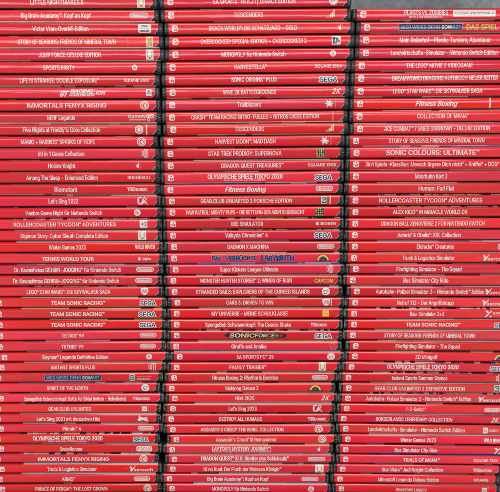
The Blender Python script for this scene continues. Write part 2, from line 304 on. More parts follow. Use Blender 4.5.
    ('right', 174.6, 43.44, 0.11, 10.88, 'ROLLERCOASTER TYCOON® ADVENTURES', 'w', 27.8, 124.3, '', 0, 0, 'black', 'm', 'k'),
    ('right', 174.9, 32.54, 0.09, 10.69, 'ALEX KIDD™ IN MIRACLE WORLD DX', 'n', 40.9, 111.0, '', 0, 0, 'navy', 'm', 'k'),
    ('right', 174.9, 21.62, 0.13, 10.91, 'DRAGON BALL XENOVERSE 2 FOR NINTENDO SWITCH', 'n', 30.3, 127.4, '', 0, 0, 'black', 'd', 'k'),
    ('right', 174.9, 10.62, 0.13, 10.86, 'Asterix® & Obelix®: XXL Collection', 'n', 46.0, 105.8, '', 0, 0, 'navy', 'c', 'k'),
    ('right', 175.2, -0.4, -0.01, 10.93, 'Eldrador® Creatures', 'n', 64.3, 99.3, 'glyph', 141.2, 146.9, 'black', 'v', 'k'),
    ('right', 174.8, -11.38, -0.03, 10.79, 'Truck & Logistics Simulator', 'n', 51.3, 101.3, 'aero', 128.4, 152.1, 'black', 'w', 'k'),
    ('right', 176.7, -22.31, -0.16, 10.82, 'Firefighting Simulator - The Squad', 'n', 44.5, 106.5, '', 0, 0, 'black', 'd', 'k'),
    ('right', 174.2, -33.34, -0.11, 10.99, 'Bus Simulator City Ride', 'n', 54.1, 97.1, '', 0, 0, 'black', 'c', 'k'),
    ('right', 178.3, -44.34, -0.15, 10.76, 'Autobahn-Polizei Simulator 3 – Nintendo Switch™ Edition', 'n', 23.9, 128.1, 'aero', 129.0, 154.5, 'black', 'v', 'k'),
    ('right', 177.05, -55.23, -0.17, 10.78, 'Notruf 112 – Der Angriffstrupp', 'n', 45.9, 100.5, 'aero', 128.0, 152.0, 'black', 'd', 'k'),
    ('right', 176.2, -66.11, -0.16, 10.75, 'Bau-Simulator 2+3', 'n', 59.5, 92.4, 'astra', 131.9, 156.1, 'black', 'm', 'k'),
    ('right', 176.5, -76.94, -0.15, 10.68, 'TEAM SONIC RACING™', 'w', 55.8, 108.5, 'sega', 141.5, 157.5, 'black', 'p', 'k'),
    ('right', 175.7, -87.82, -0.22, 10.83, 'STORY OF SEASONS: FRIENDS OF MINERAL TOWN', 'n', 36.0, 123.6, '', 0, 0, 'black', 'w', 'k'),
    ('right', 178.7, -98.79, -0.33, 10.89, 'Firefighting Simulator - The Squad', 'n', 44.5, 106.9, '', 0, 0, 'black', 'p', 'k'),
    ('right', 178.26, -109.76, -0.55, 10.8, '3D Minigolf', 'n', 64.6, 86.2, 'rainbow', 140.0, 154.6, 'black', 'y', 'k'),
    ('right', 175.15, -120.54, -0.61, 10.54, 'OLYMPISCHE SPIELE TOKYO 2020', 'sub', 40.4, 110.4, 'sega', 141.4, 157.1, 'navy', 'm', 'k'),
    ('right', 172.4, -131.22, -0.55, 10.58, 'Instant Sports Summer Games', 'n', 48.4, 102.9, 'glyph', 150.6, 157.5, 'navy', 'm', 'k'),
    ('right', 173.0, -142.04, -0.46, 10.83, 'GEAR.CLUB UNLIMITED 2 DEFINITIVE EDITION', 'n', 31.1, 119.9, 'green', 148.7, 156.6, 'navy', 'c', 'k'),
    ('right', 172.65, -152.89, -0.48, 10.63, 'Autobahn-Polizei Simulator 2 – Nintendo Switch™ Edition', 'n', 23.4, 127.4, 'aero', 134.4, 158.1, 'black', 'm', 'k'),
    ('right', 171.5, -163.51, -0.62, 10.36, '1-2-Switch™', 'n', 64.4, 84.2, 'nin', 141.7, 157.5, 'black', 'd', 'k'),
    ('right', 168.8, -174.18, -0.71, 10.74, 'BORDERLANDS LEGENDARY COLLECTION', 'n', 37.7, 113.5, '2k', 153.5, 159.0, 'black', 'p', 'k'),
    ('right', 171.0, -185.15, -0.78, 10.98, 'Landwirtschafts-Simulator – Nintendo Switch Edition', 'n', 27.9, 124.3, 'giants', 142.5, 157.5, 'navy', 'd', 'k'),
    ('right', 173.4, -196.11, -0.75, 10.69, 'Winter Games 2023', 'n', 58.2, 93.9, 'wild', 141.4, 159.9, 'black', 'w', 'k'),
    ('right', 171.5, -206.84, -0.67, 10.54, 'Bus Simulator City Ride', 'n', 54.8, 97.5, 'astra2', 154.3, 163.3, 'black', 'd', 'k'),
    ('right', 171.8, -217.54, -0.58, 10.62, 'TRIALS OF MANA™', 'n', 63.6, 100.1, 'txt:SQUARE ENIX', 134.1, 158.8, 'navy', 'b', 'k'),
    ('right', 169.25, -228.26, -0.48, 10.58, 'Star Wars™ Jedi Knight Collection', 'n', 45.0, 106.5, 'thq', 137.3, 156.0, 'black', 'd', 'k'),
    ('right', 166.7, -238.97, -0.53, 10.59, 'Minecraft Legends Deluxe Edition', 'n', 44.1, 105.6, 'txt:MOJANG', 140.9, 155.6, 'navy', 'g', 'k'),
    ('right', 168.5, -249.73, -0.5, 10.7, 'Ancestors Legacy', 'n', 60.5, 91.9, 'boxline', 147.9, 157.1, 'black', 'g', 'k'),
]

# ------------------------------------------------------------------ the game case: cross-section of the rounded spine edge
W = 162.8          # printed card
E = 4.1           # clear plastic beyond it at each end
HN = 10.8          # nominal thickness
A = HN / 2
FL = 3.05          # half height of the nearly flat face
RZ, RY = A - FL, 2.3
BULGE = 0.16
TOP_A, LOW_A = math.radians(46), math.radians(38)

def prof(z):
    """depth (mm, positive = back) of the card at height z"""
    a = abs(z)
    base = BULGE * (a / FL) ** 2
    if a <= FL: return base
    s = min(1.0, (a - FL) / RZ)
    return base + 0.42 * (a - FL) + RY * (1 - math.sqrt(max(0.0, 1 - s * s)))

Z_TOP = FL + RZ * math.sin(TOP_A)
Z_LOW = FL + RZ * math.sin(LOW_A)
ZS = [-Z_LOW, -4.2, -3.85, -3.5, -3.0, -2.4, -1.8, -1.2, -0.6, 0, 0.6, 1.2, 1.8, 2.4, 3.0, 3.5, 3.85, 4.2, 4.5, Z_TOP]
CUT_Z = -0.4
def cut_x(z):      # the card's slanted lower right corner
    return W if z >= CUT_Z else W - (CUT_Z - z) * 0.92

def to3(x, z, lift):
    return ((x - W / 2) * MM, (prof(z) - lift) * MM, z * MM)

def mesh_from(name, bm, mats, smooth=True):
    me = bpy.data.meshes.new(name)
    bm.to_mesh(me); bm.free()
    for m in mats: me.materials.append(m)
    for p in me.polygons: p.use_smooth = smooth
    return me

def shell_mesh():
    bm = bmesh.new()
    zs = [-A, -A + .12, -A + .35, -A + .7, -A + 1.1, -FL, -1.7, 0, 1.7, FL, A - 1.1, A - .7, A - .35, A - .12, A]
    def loop(x, inset):
        pts = []
        for z in zs:
            f = (A - inset) / A
            pts.append(bm.verts.new(((x - W / 2) * MM, (prof(z) + 0.12 + inset * 0.8) * MM, z * f * MM)))
        pts.append(bm.verts.new(((x - W / 2) * MM, 104.0 * MM, (A - inset) * MM)))
        pts.append(bm.verts.new(((x - W / 2) * MM, 104.0 * MM, -(A - inset) * MM)))
        return pts
    stations = [(-E, 0.9), (-E + .15, 0.45), (-E + .55, 0.1), (-E + 1.0, 0.0), (-E + 1.15, 0.22), (-E + 1.5, 0.22), (-E + 1.65, 0.0),
                (-.25, 0), (0, 0.0), (W, 0.0), (W + .25, 0), (W + E - 1.65, 0.0), (W + E - 1.5, .22), (W + E - 1.15, .22),
                (W + E - 1.0, 0.0), (W + E - .55, 0.1), (W + E - .15, 0.45), (W + E, 0.9)]
    loops = [loop(*s) for s in stations]
    for a, b in zip(loops, loops[1:]):
        n = len(a)
        for i in range(n):
            bm.faces.new((a[i], a[(i + 1) % n], b[(i + 1) % n], b[i]))
    bm.faces.new(loops[0]); bm.faces.new(loops[-1])
    bmesh.ops.recalc_face_normals(bm, faces=bm.faces[:])
    return mesh_from('shell', bm, [SHADED], False)

def card_mesh():
    bm = bmesh.new()
    nx = 20
    rows = [[bm.verts.new(to3(cut_x(z) * i / nx, z, 0.0)) for i in range(nx + 1)] for z in ZS]
    for a, b in zip(rows, rows[1:]):
        for i in range(nx):
            bm.faces.new((a[i], a[i + 1], b[i + 1], b[i]))
    return mesh_from('spine_card', bm, [RED])

def corner_mesh(colour):
    """the bit of back artwork that shows below the slanted corner, with its white border line"""
    bm = bmesh.new()
    zs = [z for z in ZS if z < CUT_Z] + [CUT_Z]
    wl = 0.38
    line = [(bm.verts.new(to3(min(W, cut_x(z) + .02), z, .02)), bm.verts.new(to3(min(W, cut_x(z) + wl), z, .02))) for z in zs]
    fill = [(bm.verts.new(to3(min(W, cut_x(z) + wl), z, -.03)), bm.verts.new(to3(W, z, -.03))) for z in zs]
    for rows, mi in ((line, 0), (fill, 1)):
        for a, b in zip(rows, rows[1:]):
            f = bm.faces.new((a[0], a[1], b[1], b[0])); f.material_index = mi
    bmesh.ops.remove_doubles(bm, verts=bm.verts[:], dist=1e-7)
    bmesh.ops.dissolve_degenerate(bm, edges=bm.edges[:], dist=1e-7)
    return mesh_from('corner_flash', bm, [WHITE, colour])

PAL = {
    'k': [(0.012, 0.012, 0.014)] * 3 + [(0.03, 0.012, 0.014)],
    'd': [(0.02, 0.018, 0.022)] * 6 + [(0.10, 0.03, 0.03), (0.05, 0.05, 0.10), (0.32, 0.28, 0.26), (0.62, 0.55, 0.48)],  # dark art; the pale entries paint highlights of plastic lips along the seams
    'g': [(0.30, 0.27, 0.26), (0.25, 0.24, 0.22), (0.34, 0.30, 0.26), (0.06, 0.05, 0.05)],
    'w': [(0.78, 0.77, 0.75)] * 5 + [(0.66, 0.66, 0.70)],
    'c': [(0.70, 0.58, 0.46), (0.72, 0.62, 0.52), (0.66, 0.45, 0.35), (0.20, 0.10, 0.08)],
    'y': [(0.72, 0.50, 0.18), (0.72, 0.54, 0.30), (0.70, 0.58, 0.38), (0.16, 0.08, 0.05)],
    'b': [(0.08, 0.13, 0.42), (0.30, 0.38, 0.62), (0.50, 0.56, 0.74), (0.04, 0.05, 0.20)],
    'v': [(0.40, 0.36, 0.50), (0.62, 0.60, 0.70), (0.22, 0.16, 0.30), (0.70, 0.62, 0.60)],
    'p': [(0.72, 0.46, 0.42), (0.74, 0.56, 0.50), (0.68, 0.35, 0.32), (0.75, 0.66, 0.62)],
    'm': [(0.72, 0.64, 0.58), (0.10, 0.13, 0.34), (0.70, 0.50, 0.20), (0.03, 0.03, 0.05), (0.55, 0.10, 0.09), (0.70, 0.50, 0.44), (0.04, 0.03, 0.05), (0.74, 0.70, 0.68), (0.60, 0.42, 0.38)],
}
REDA = (0.62, 0.016, 0.03)

def cover_mesh(sign, code, rnd, tab):
    """cover sheet under the clear plastic: wraps from the spine's edge over the flat top (sign 1) or bottom (sign -1)"""
    bm = bmesh.new()
    lay = bm.loops.layers.color.new('print')
    xs = [0.0]
    if tab: xs.append(tab)
    x = xs[-1]
    step = (0.7, 5) if code == 'm' else (2, 20)
    while x < W - 2:
        x = min(W, x + rnd.uniform(*step)); xs.append(x)
    if xs[-1] < W: xs.append(W)
    bright = code in 'wcypbvm'
    a0 = (math.radians(37) if bright else TOP_A) if sign > 0 else LOW_A
    lift = 0.07 if bright else 0.02
    ang = [a0 + (math.pi / 2 - a0) * k / 4 for k in range(5)]
    yz = [(prof(FL + RZ * math.sin(a)), FL + RZ * math.sin(a)) for a in ang] + [(100.0, A)]
    cols = []
    for x in xs:
        cols.append([bm.verts.new(((x - W / 2) * MM, (y - lift) * MM, sign * (z + lift + 0.01) * MM)) for y, z in yz])
    pal = PAL[code]
    cur = rnd.choice(pal)
    for i, (a, b) in enumerate(zip(cols, cols[1:])):
        if rnd.random() < (0.8 if code in 'm' else 0.55): cur = rnd.choice(pal)
        c = REDA if (tab and i == 0) else cur
        for k in range(len(a) - 1):
            vs = (a[k], b[k], b[k + 1], a[k + 1]) if sign > 0 else (a[k], a[k + 1], b[k + 1], b[k])
            f = bm.faces.new(vs)
            for l in f.loops: l[lay] = (c[0] ** (1 / 2.2), c[1] ** (1 / 2.2), c[2] ** (1 / 2.2), 1)
    return mesh_from('cover', bm, [ART])

# ------------------------------------------------------------------ flat printing: polygons in spine millimetres, laid onto the rounded card
class Print:
    def __init__(self):
        self.bm = bmesh.new(); self.mats = []
    def mi(self, k):
        if k not in self.mats: self.mats.append(k)
        return self.mats.index(k)
    def poly(self, pts, k='w', lift=1):
        try:
            f = self.bm.faces.new([self.bm.verts.new((x, -lift, z)) for x, z in pts]); f.material_index = self.mi(k)
        except ValueError: pass
    def rect(self, x0, x1, z0, z1, k='w', lift=1):
        self.poly([(x0, z0), (x1, z0), (x1, z1), (x0, z1)], k, lift)
    def rrect(self, x0, x1, z0, z1, r, k='w', lift=1, n=5):
        self.poly(rr(x0, x1, z0, z1, r, n), k, lift)
    def frame(self, outer, inner, k='w', lift=1):
        n = len(outer)
        for i in range(n):
            j = (i + 1) % n
            self.poly([outer[i], outer[j], inner[j], inner[i]], k, lift)
    def disc(self, x, z, r, k='w', lift=1, n=24):
        self.poly(circ(x, z, r, n), k, lift)
    def ring(self, x, z, r, w, k='w', lift=1, a0=0, a1=360, n=28):
        full = a1 - a0 >= 360
        for i in range(n):
            t0 = math.radians(a0 + (a1 - a0) * i / n); t1 = math.radians(a0 + (a1 - a0) * (i + 1) / n)
            q = lambda t, rr_: (x + rr_ * math.cos(t), z + rr_ * math.sin(t))
            self.poly([q(t0, r - w), q(t0, r), q(t1, r), q(t1, r - w)], k, lift)
    def stroke(self, pts, w, k='w', lift=1):
        for (x0, z0), (x1, z1) in zip(pts, pts[1:]):
            dx, dz = x1 - x0, z1 - z0; l = math.hypot(dx, dz) or 1
            nx, nz = -dz / l * w / 2, dx / l * w / 2
            ex, ez = dx / l * w * .2, dz / l * w * .2
            self.poly([(x0 + nx - ex, z0 + nz - ez), (x1 + nx + ex, z1 + nz + ez), (x1 - nx + ex, z1 - nz + ez), (x0 - nx - ex, z0 - nz - ez)][::-1], k, lift)
    def text(self, s, x0, x1, zc, cap, k='w', lift=1, bold=0.03, shear=0.0, wob=None, cols=None):
        lines = layout(s)
        bx0 = min(p[0] for g in lines for c in g for p in c); bx1 = max(p[0] for g in lines for c in g for p in c)
        dx, dz = cap * bold, cap * bold * 0.45
        sx = (x1 - x0 - 2 * dx) / (bx1 - bx0); sz = (cap - 2 * dz) / CAP
        for g in lines:
            cs = [[(x0 + dx + (p[0] - bx0) * sx, zc - cap / 2 + dz + p[1] * sz) for p in c] for c in g]
            xm = sum(p[0] for p in cs[0]) / len(cs[0])
            if wob: cs = [[(p[0], p[1] + wob * math.sin(xm * 1.9)) for p in c] for c in cs]
            kk = cols[min(len(cols) - 1, max(0, int((xm - x0) / (x1 - x0) * len(cols))))] if cols else k
            for n_, solid in enumerate(solids(cs)):
                if bold: solid = embolden(solid, dx, dz)
                flat = [p for c in solid for p in c]
                vs = [self.bm.verts.new((p[0] + shear * (p[1] - zc), -lift - 0.2 * n_, p[1])) for p in flat]
                for t in tessellate_polygon([[Vector((p[0], p[1], 0)) for p in c] for c in solid]):
                    try:
                        f = self.bm.faces.new([vs[i] for i in t]); f.material_index = self.mi(kk)
                    except ValueError: pass
    def mesh(self, name):
        bm = self.bm
        bmesh.ops.triangulate(bm, faces=[f for f in bm.faces if len(f.verts) > 4])
        for z in ZS:
            bmesh.ops.bisect_plane(bm, geom=bm.verts[:] + bm.edges[:] + bm.faces[:], plane_co=(0, 0, z), plane_no=(0, 0, 1), dist=1e-5)
        for v in bm.verts:
            v.co = to3(v.co.x, v.co.z, -v.co.y * 0.045)
        for f in bm.faces:
            f.normal_update()
            if f.normal.y > 0: f.normal_flip()
        return mesh_from(name, bm, [INK[k] for k in self.mats])

def circ(x, z, r, n=24, a=0):
    return [(x + r * math.cos(a + 2 * math.pi * i / n), z + r * math.sin(a + 2 * math.pi * i / n)) for i in range(n)]
def rr(x0, x1, z0, z1, r, n=5):
    out = []
    for cx, cz, a0 in ((x1 - r, z1 - r, 0), (x0 + r, z1 - r, 90), (x0 + r, z0 + r, 180), (x1 - r, z0 + r, 270)):
        for i in range(n + 1):
            t = math.radians(a0 + 90 * i / n)
            out.append((cx + r * math.cos(t), cz + r * math.sin(t)))
    return out

# outlines of a plain sans-serif alphabet, in thousandths of an em: advance, contours
GLYPHS = {
    ' ': (188, ''),
    '!': (196, '67,160 63,509 132,509 128,160|98,-4 81,-1 66,9 56,24 52,41 56,58 66,73 81,83 98,86 116,83 130,73 140,58 143,41 140,24 130,9 116,-1'),
    '&': (448, '197,-7 150,-2 110,12 78,34 54,62 39,96 34,133 37,163 47,189 85,235 140,279 216,335 237,352 255,375 262,405 258,427 245,445 226,457 201,461 168,453 145,431 137,399 145,363 169,327 204,284 438,0 364,0 171,231 121,293 87,344 78,370 75,398 79,430 91,458 109,481 134,499 165,510 200,513 235,510 266,499 290,482 308,459 320,433 324,404 315,362 291,325 256,293 154,217 110,174 100,154 97,131 100,108 109,87 124,70 143,57 166,49 193,46 223,50 251,59 301,95 321,121 336,151 346,186 349,224 408,224 405,180 397,144 371,92 345,62 333,47 305,23 271,7 234,-3'),
    "'": (206, '78,318 70,509 136,509 128,318'),
    '+': (453, '198,34 198,364 255,364 255,34|61,172 61,226 391,226 391,172'),
    ',': (188, '38,-119 68,71 137,71 84,-119'),
    '-': (453, '337,244 337,188 114,188 114,244'),
    '.': (188, '95,-4 78,-1 63,9 53,24 50,41 53,59 63,73 78,83 95,87 113,83 128,73 138,59 141,41 138,24 128,9 113,-1'),
    '0': (453, '227,-7 174,1 130,24 95,62 69,113 57,155 50,202 48,254 50,306 57,353 69,395 95,447 130,484 174,508 227,516 279,508 323,484 358,447 384,395 396,353 403,306 405,254 403,202 396,155 384,113 359,62 323,24 279,1|227,50 261,56 290,74 313,103 330,144 340,194 344,254 340,314 330,365 313,405 290,435 261,453 227,460 192,453 163,435 140,405 123,365 113,314 109,254 113,194 123,144 140,103 163,74 192,56'),
    '1': (330, '276,509 276,0 208,0 208,425 92,355 92,430 208,509'),
    '2': (453, '64,0 64,47 234,229 282,282 311,327 320,371 317,397 308,419 293,436 273,449 224,460 196,457 172,447 153,433 139,413 130,390 127,362 66,362 71,405 86,442 111,473 143,496 182,511 225,516 268,511 306,497 337,474 361,445 376,411 381,372 371,318 336,259 267,180 153,60 153,57 389,57 389,0'),
    '3': (453, '218,-7 173,-3 133,10 98,30 70,57 52,91 44,132 109,132 115,107 126,87 144,71 165,59 219,50 275,61 297,74 315,93 325,116 329,145 326,172 316,196 299,217 275,234 242,244 201,248 157,248 157,299 288,448 288,452 70,452 70,509 372,509 372,461 211,278 211,289 264,288 308,276 344,253 371,222 387,186 393,145 387,103 370,66 344,36 309,12 266,-2'),
    '4': (453, '40,105 40,158 247,509 311,509 109,166 109,163 413,163 413,105|282,0 282,121 282,146 282,318 343,318 343,0'),
    '5': (453, '221,-7 178,-2 140,11 108,32 83,60 66,93 60,130 122,130 127,108 138,89 173,60 221,50 250,53 276,64 298,82 314,104 324,131 328,162 324,193 314,221 297,244 275,262 248,273 218,277 167,268 128,246 67,253 96,509 366,509 366,452 151,452 134,301 136,301 178,325 229,334 263,330 294,321 321,306 345,285 364,260 379,231 388,199 391,163 385,117 369,76 343,41 309,15 268,-1'),
    '6': (453, '226,-7 182,-1 142,15 109,40 84,74 69,115 64,162 68,199 80,239 137,340 252,509 322,509 151,261 145,261 165,288 196,307 235,314 278,309 316,295 346,271 370,240 384,201 389,157 384,112 368,73 343,39 310,14 271,-2|226,48 254,52 279,63 299,79 314,101 324,128 327,157 324,187 314,213 299,235 279,251 254,262 226,265 198,262 174,252 153,235 138,214 128,188 125,158 128,128 138,102 153,79 174,63 198,52'),
    '7': (453, '97,0 323,452 62,452 62,509 391,509 391,449 165,0'),
    '9': (453, '226,516 271,510 310,494 343,468 368,434 384,393 389,347 385,309 373,270 315,168 200,0 130,0 301,248 307,248 287,221 257,202 218,195 175,199 137,214 106,237 83,269 68,307 64,352 69,397 85,436 110,469 143,494 182,510|226,460 199,457 174,446 154,429 138,407 129,381 125,352 129,322 138,295 154,274 174,257 199,247 226,243 254,247 279,257 299,273 314,295 324,321 327,350 324,381 314,407 299,429 279,446 254,457'),
    ':': (188, '95,-4 78,-1 63,9 53,24 50,41 53,59 63,73 78,83 95,87 113,83 128,73 138,59 141,41 138,24 128,9 113,-1|95,271 78,274 63,284 53,299 50,316 53,334 63,349 78,359 95,362 113,359 128,349 138,334 141,316 138,299 128,284 113,274'),
    '?': (358, '132,152 132,159 141,230 153,252 168,269 209,298 247,334 258,357 262,384 259,406 250,425 220,452 178,462 137,453 106,425 96,404 92,378 27,378 33,418 49,452 73,479 103,499 138,511 178,516 219,511 255,498 284,478 306,451 319,418 324,382 319,344 306,311 284,284 254,261 219,235 200,205 194,158 194,152|164,-4 146,-1 131,9 121,24 118,41 121,58 131,73 146,83 164,86 181,83 196,73 206,58 209,41 206,24 196,9 181,-1'),
    'A': (480, '16,0 201,509 276,509 463,0 395,0 238,440 85,0|110,142 110,199 370,199 370,142'),
    'B': (456, '60,0 60,509 241,509 289,504 329,491 359,469 381,442 394,410 398,374 395,344 387,320 356,286 315,267 315,262 339,257 363,245 385,227 402,203 414,173 418,136 413,100 400,67 377,39 344,18 301,4 247,0|125,57 245,57 296,63 330,80 349,105 355,137 352,161 342,184 327,203 306,218 279,228 248,231 125,231|125,285 238,285 288,296 308,309 323,326 333,348 336,372 330,403 313,429 283,446 240,452 125,452'),
    'C': (510, '267,-7 225,-3 186,7 150,25 119,49 92,79 70,115 53,157 44,203 40,254 44,305 53,352 70,393 92,429 119,459 150,484 186,501 225,512 267,516 340,504 373,490 402,471 427,447 448,418 463,385 473,348 408,348 389,395 357,428 315,449 267,456 223,450 184,432 150,403 125,364 109,314 103,254 109,194 125,145 151,105 184,76 223,59 267,53 315,60 357,81 389,114 408,160 473,160 463,124 448,91 428,62 402,38 373,19 341,5 305,-4'),
    'D': (502, '219,0 96,0 96,57 215,57 272,63 318,81 354,110 379,149 394,198 399,255 394,312 379,361 354,399 320,428 275,446 221,452 93,452 93,509 225,509 273,505 315,495 353,478 399,441 433,391 449,351 458,306 462,255 458,205 449,159 433,119 411,83 384,54 351,31 312,14 268,3|125,509 125,0 60,0 60,509'),
    'E': (419, '60,0 60,509 372,509 372,452 125,452 125,286 355,286 355,229 125,229 125,57 375,57 375,0'),
    'F': (410, '60,0 60,509 369,509 369,452 125,452 125,278 346,278 346,221 125,221 125,0'),
    'G': (520, '269,-7 225,-3 185,7 149,25 118,49 91,79 69,116 53,157 43,203 40,254 43,305 53,352 69,393 91,429 117,459 149,484 184,501 223,512 265,516 304,513 340,504 374,489 403,469 429,445 449,416 465,384 474,349 408,349 387,393 356,427 315,448 265,456 222,450 183,432 150,404 125,364 109,314 103,254 109,194 125,145 151,105 184,76 224,59 269,53 309,57 345,71 374,93 396,123 410,160 415,202 434,199 283,199 283,256 478,256 478,200 471,141 451,91 419,50 377,19 326,0'),
    'H': (517, '60,0 60,509 125,509 125,289 392,289 392,509 457,509 457,0 392,0 392,232 125,232 125,0'),
    'I': (186, '60,0 60,509 126,509 126,0'),
    'J': (396, '185,-7 124,3 75,33 52,63 38,100 33,145 33,173 98,173 98,145 104,104 122,74 149,56 185,50 220,56 248,74 266,104 272,145 272,509 336,509 336,145 332,100 318,63 294,33 246,3'),
    'K': (467, '104,145 104,216 139,261 174,303 212,344 364,509 448,509 231,276 228,276|60,0 60,509 125,509 125,334 124,225 125,193 125,0|372,0 188,259 228,309 449,0'),
    'L': (393, '60,0 60,509 125,509 125,57 361,57 361,0'),
    'M': (628, '60,0 60,509 152,509 314,90 476,509 568,509 568,0 504,0 504,420 342,0 286,0 122,420 122,0'),
    'N': (523, '60,0 60,509 136,509 399,95 399,509 463,509 463,0 387,0 125,414 125,0'),
    'O': (533, '267,-7 225,-3 186,7 150,25 119,49 92,79 70,115 53,157 44,203 40,254 44,305 53,352 70,393 92,429 119,459 150,484 186,501 225,512 267,516 309,512 348,501 384,484 415,459 442,429 464,393 480,352 490,305 493,254 490,203 480,157 464,115 442,79 415,49 384,25 348,7 309,-3|267,53 310,59 349,76 383,105 408,144 425,194 430,254 425,314 408,365 383,404 349,433 310,450 267,456 223,450 184,433 151,404 125,364 109,314 103,254 109,194 125,144 151,105 184,76 223,59'),
    'P': (445, '60,0 60,509 235,509 289,503 332,487 366,462 390,430 404,391 409,348 404,304 390,265 366,233 332,207 289,191 235,186 109,186 109,242 233,242 269,246 297,256 318,272 333,294 342,319 344,348 342,376 333,402 318,423 297,439 268,449 232,452 125,452 125,0'),
    'Q': (533, '245,159 313,159 369,85 384,65 468,-48 401,-48 346,27 331,46|267,-7 225,-3 186,7 150,25 119,49 92,79 70,115 53,157 44,203 40,254 44,305 53,352 70,393 92,429 119,459 150,484 186,501 225,512 267,516 309,512 348,501 384,484 415,459 442,429 464,393 480,352 490,305 493,254 490,203 480,157 464,115 442,79 415,49 384,25 348,7 309,-3|267,53 310,59 349,76 383,105 408,144 425,194 430,254 425,314 408,365 383,404 349,433 310,450 267,456 223,450 184,433 151,404 125,364 109,314 103,254 109,194 125,144 151,105 184,76 223,59'),
    'R': (449, '60,0 60,509 236,509 290,504 333,489 367,465 390,433 405,395 409,352 405,309 390,271 367,240 333,217 289,203 236,198 96,198 96,255 234,255 269,258 298,267 319,281 334,300 342,324 345,352 342,380 334,405 319,425 298,440 269,449 233,452 125,452 125,0|353,0 230,229 303,229 428,0'),
    'S': (447, '224,-9 172,-4 128,9 91,31 64,60 46,96 38,137 104,137 110,110 123,88 142,71 166,59 224,49 257,52 286,60 311,74 329,92 341,114 346,139 342,161 332,179 296,205 245,222 184,239 128,260 86,289 60,326 52,372 58,413 75,448 102,476 138,498 180,511 227,516 275,511 316,498 351,476 377,449 394,415 401,378 337,378 326,412 302,437 267,453 225,459 194,456 167,448 145,435 129,418 118,398 115,376 119,352 131,334 169,308 212,293 264,279 312,264 359,238 395,198 405,171 408,139 403,99 386,64 360,34 323,11 278,-4'),
    'T': (449, '32,452 32,509 417,509 417,452 257,452 257,0 193,0 193,452'),
    'U': (517, '259,-8 203,-2 154,15 114,43 85,80 66,124 60,173 60,509 124,509 124,178 128,144 141,113 160,87 187,68 220,56 259,52 298,56 331,68 357,87 377,113 389,144 393,178 393,509 457,509 457,173 451,124 433,80 403,43 363,15 315,-2'),
    'V': (480, '204,0 16,509 84,509 240,60 395,509 463,509 278,0'),
    'W': (686, '155,0 16,509 82,509 193,75 306,509 380,509 492,75 603,509 670,509 530,0 455,0 343,430 230,0'),
    'X': (474, '18,0 200,260 29,509 104,509 238,310 374,509 446,509 276,262 456,0 382,0 237,205 91,0'),
    'Y': (472, '203,0 203,208 16,509 91,509 237,265 381,509 455,509 268,208 268,0'),
    'Z': (438, '42,0 42,46 310,452 40,452 40,509 397,509 397,462 125,57 399,57 399,0'),
    'a': (389, '160,-9 126,-5 94,5 68,22 48,45 35,73 30,108 34,138 43,161 58,179 78,193 125,211 178,220 234,227 265,235 273,243 276,255 276,257 267,297 240,322 196,331 149,322 118,301 100,274 41,291 57,322 79,346 104,364 133,375 194,384 239,379 286,360 306,343 322,320 333,290 337,251 337,0 277,0 277,52 272,52 252,25 215,1|170,45 202,49 228,59 248,74 263,93 272,115 276,138 276,190 259,182 231,176 200,171 175,168 134,159 103,139 95,124 92,105 102,72 130,52'),
    'b': (424, '229,-8 198,-5 172,4 138,31 118,59 112,59 112,0 53,0 53,509 114,509 114,319 118,319 137,346 171,373 197,381 229,384 274,378 313,361 345,332 370,293 385,245 390,189 385,133 370,84 346,45 313,16 274,-2|220,47 253,51 279,66 301,88 316,117 325,151 328,189 325,227 316,261 301,290 280,311 253,325 220,330 188,325 161,312 140,291 125,263 116,229 113,189 116,150 125,115 140,86 162,65 188,51'),
    'c': (396, '207,-8 159,-2 117,16 82,46 56,85 40,133 34,187 40,243 56,291 82,330 117,360 159,378 207,384 260,377 305,356 340,322 362,277 303,262 290,289 270,311 242,325 207,330 173,325 145,310 124,287 108,258 99,224 96,187 99,151 108,117 124,89 145,66 173,51 207,46 243,52 271,66 292,89 304,117 363,102 341,56 306,21 261,-1'),
    'd': (424, '195,-8 151,-2 111,16 79,45 55,84 39,133 34,189 39,245 55,293 79,332 112,361 151,378 196,384 228,381 253,373 287,346 306,319 311,319 311,509 372,509 372,0 313,0 313,59 307,59 287,31 252,4 227,-5|205,47 236,51 263,65 284,86 299,115 309,150 312,189 309,229 300,263 284,291 263,312 237,325 205,330 172,325 145,311 124,290 108,261 99,227 96,189 99,151 109,117 124,88 145,66 172,51'),
    'e': (404, '212,-8 161,-2 117,16 82,46 56,85 40,132 34,187 39,242 55,290 81,329 115,359 157,378 205,384 266,374 294,361 319,341 341,315 357,282 368,242 371,194 371,169 75,169 75,221 338,221 310,202 307,237 298,269 283,294 263,314 237,326 205,330 173,326 146,313 125,294 109,270 99,241 96,211 96,178 100,139 110,106 128,80 151,61 179,50 212,46 254,53 285,73 306,105 365,91 353,63 335,39 311,19 283,4 249,-5'),
    'f': (254, '228,379 228,327 6,327 6,379|81,0 81,432 84,461 96,486 113,505 135,519 187,530 222,527 243,521 227,468 215,472 195,474 171,470 154,460 145,443 142,419 142,0'),
    'g': (425, '207,-151 168,-148 134,-140 82,-110 51,-69 101,-41 122,-66 154,-88 207,-97 249,-92 282,-75 304,-47 311,-6 311,68 306,68 287,41 252,16 227,8 195,5 152,10 113,27 80,53 55,90 39,136 34,191 39,246 55,293 80,332 112,361 152,378 196,384 228,382 253,373 288,346 308,319 313,319 313,379 372,379 372,-9 367,-54 350,-90 324,-117 291,-136 251,-147|205,59 237,63 264,75 285,95 300,121 309,154 312,193 309,231 300,264 285,291 264,312 237,325 205,330 172,325 145,312 124,290 109,262 99,229 96,193 99,155 109,123 124,96 145,76 172,63'),
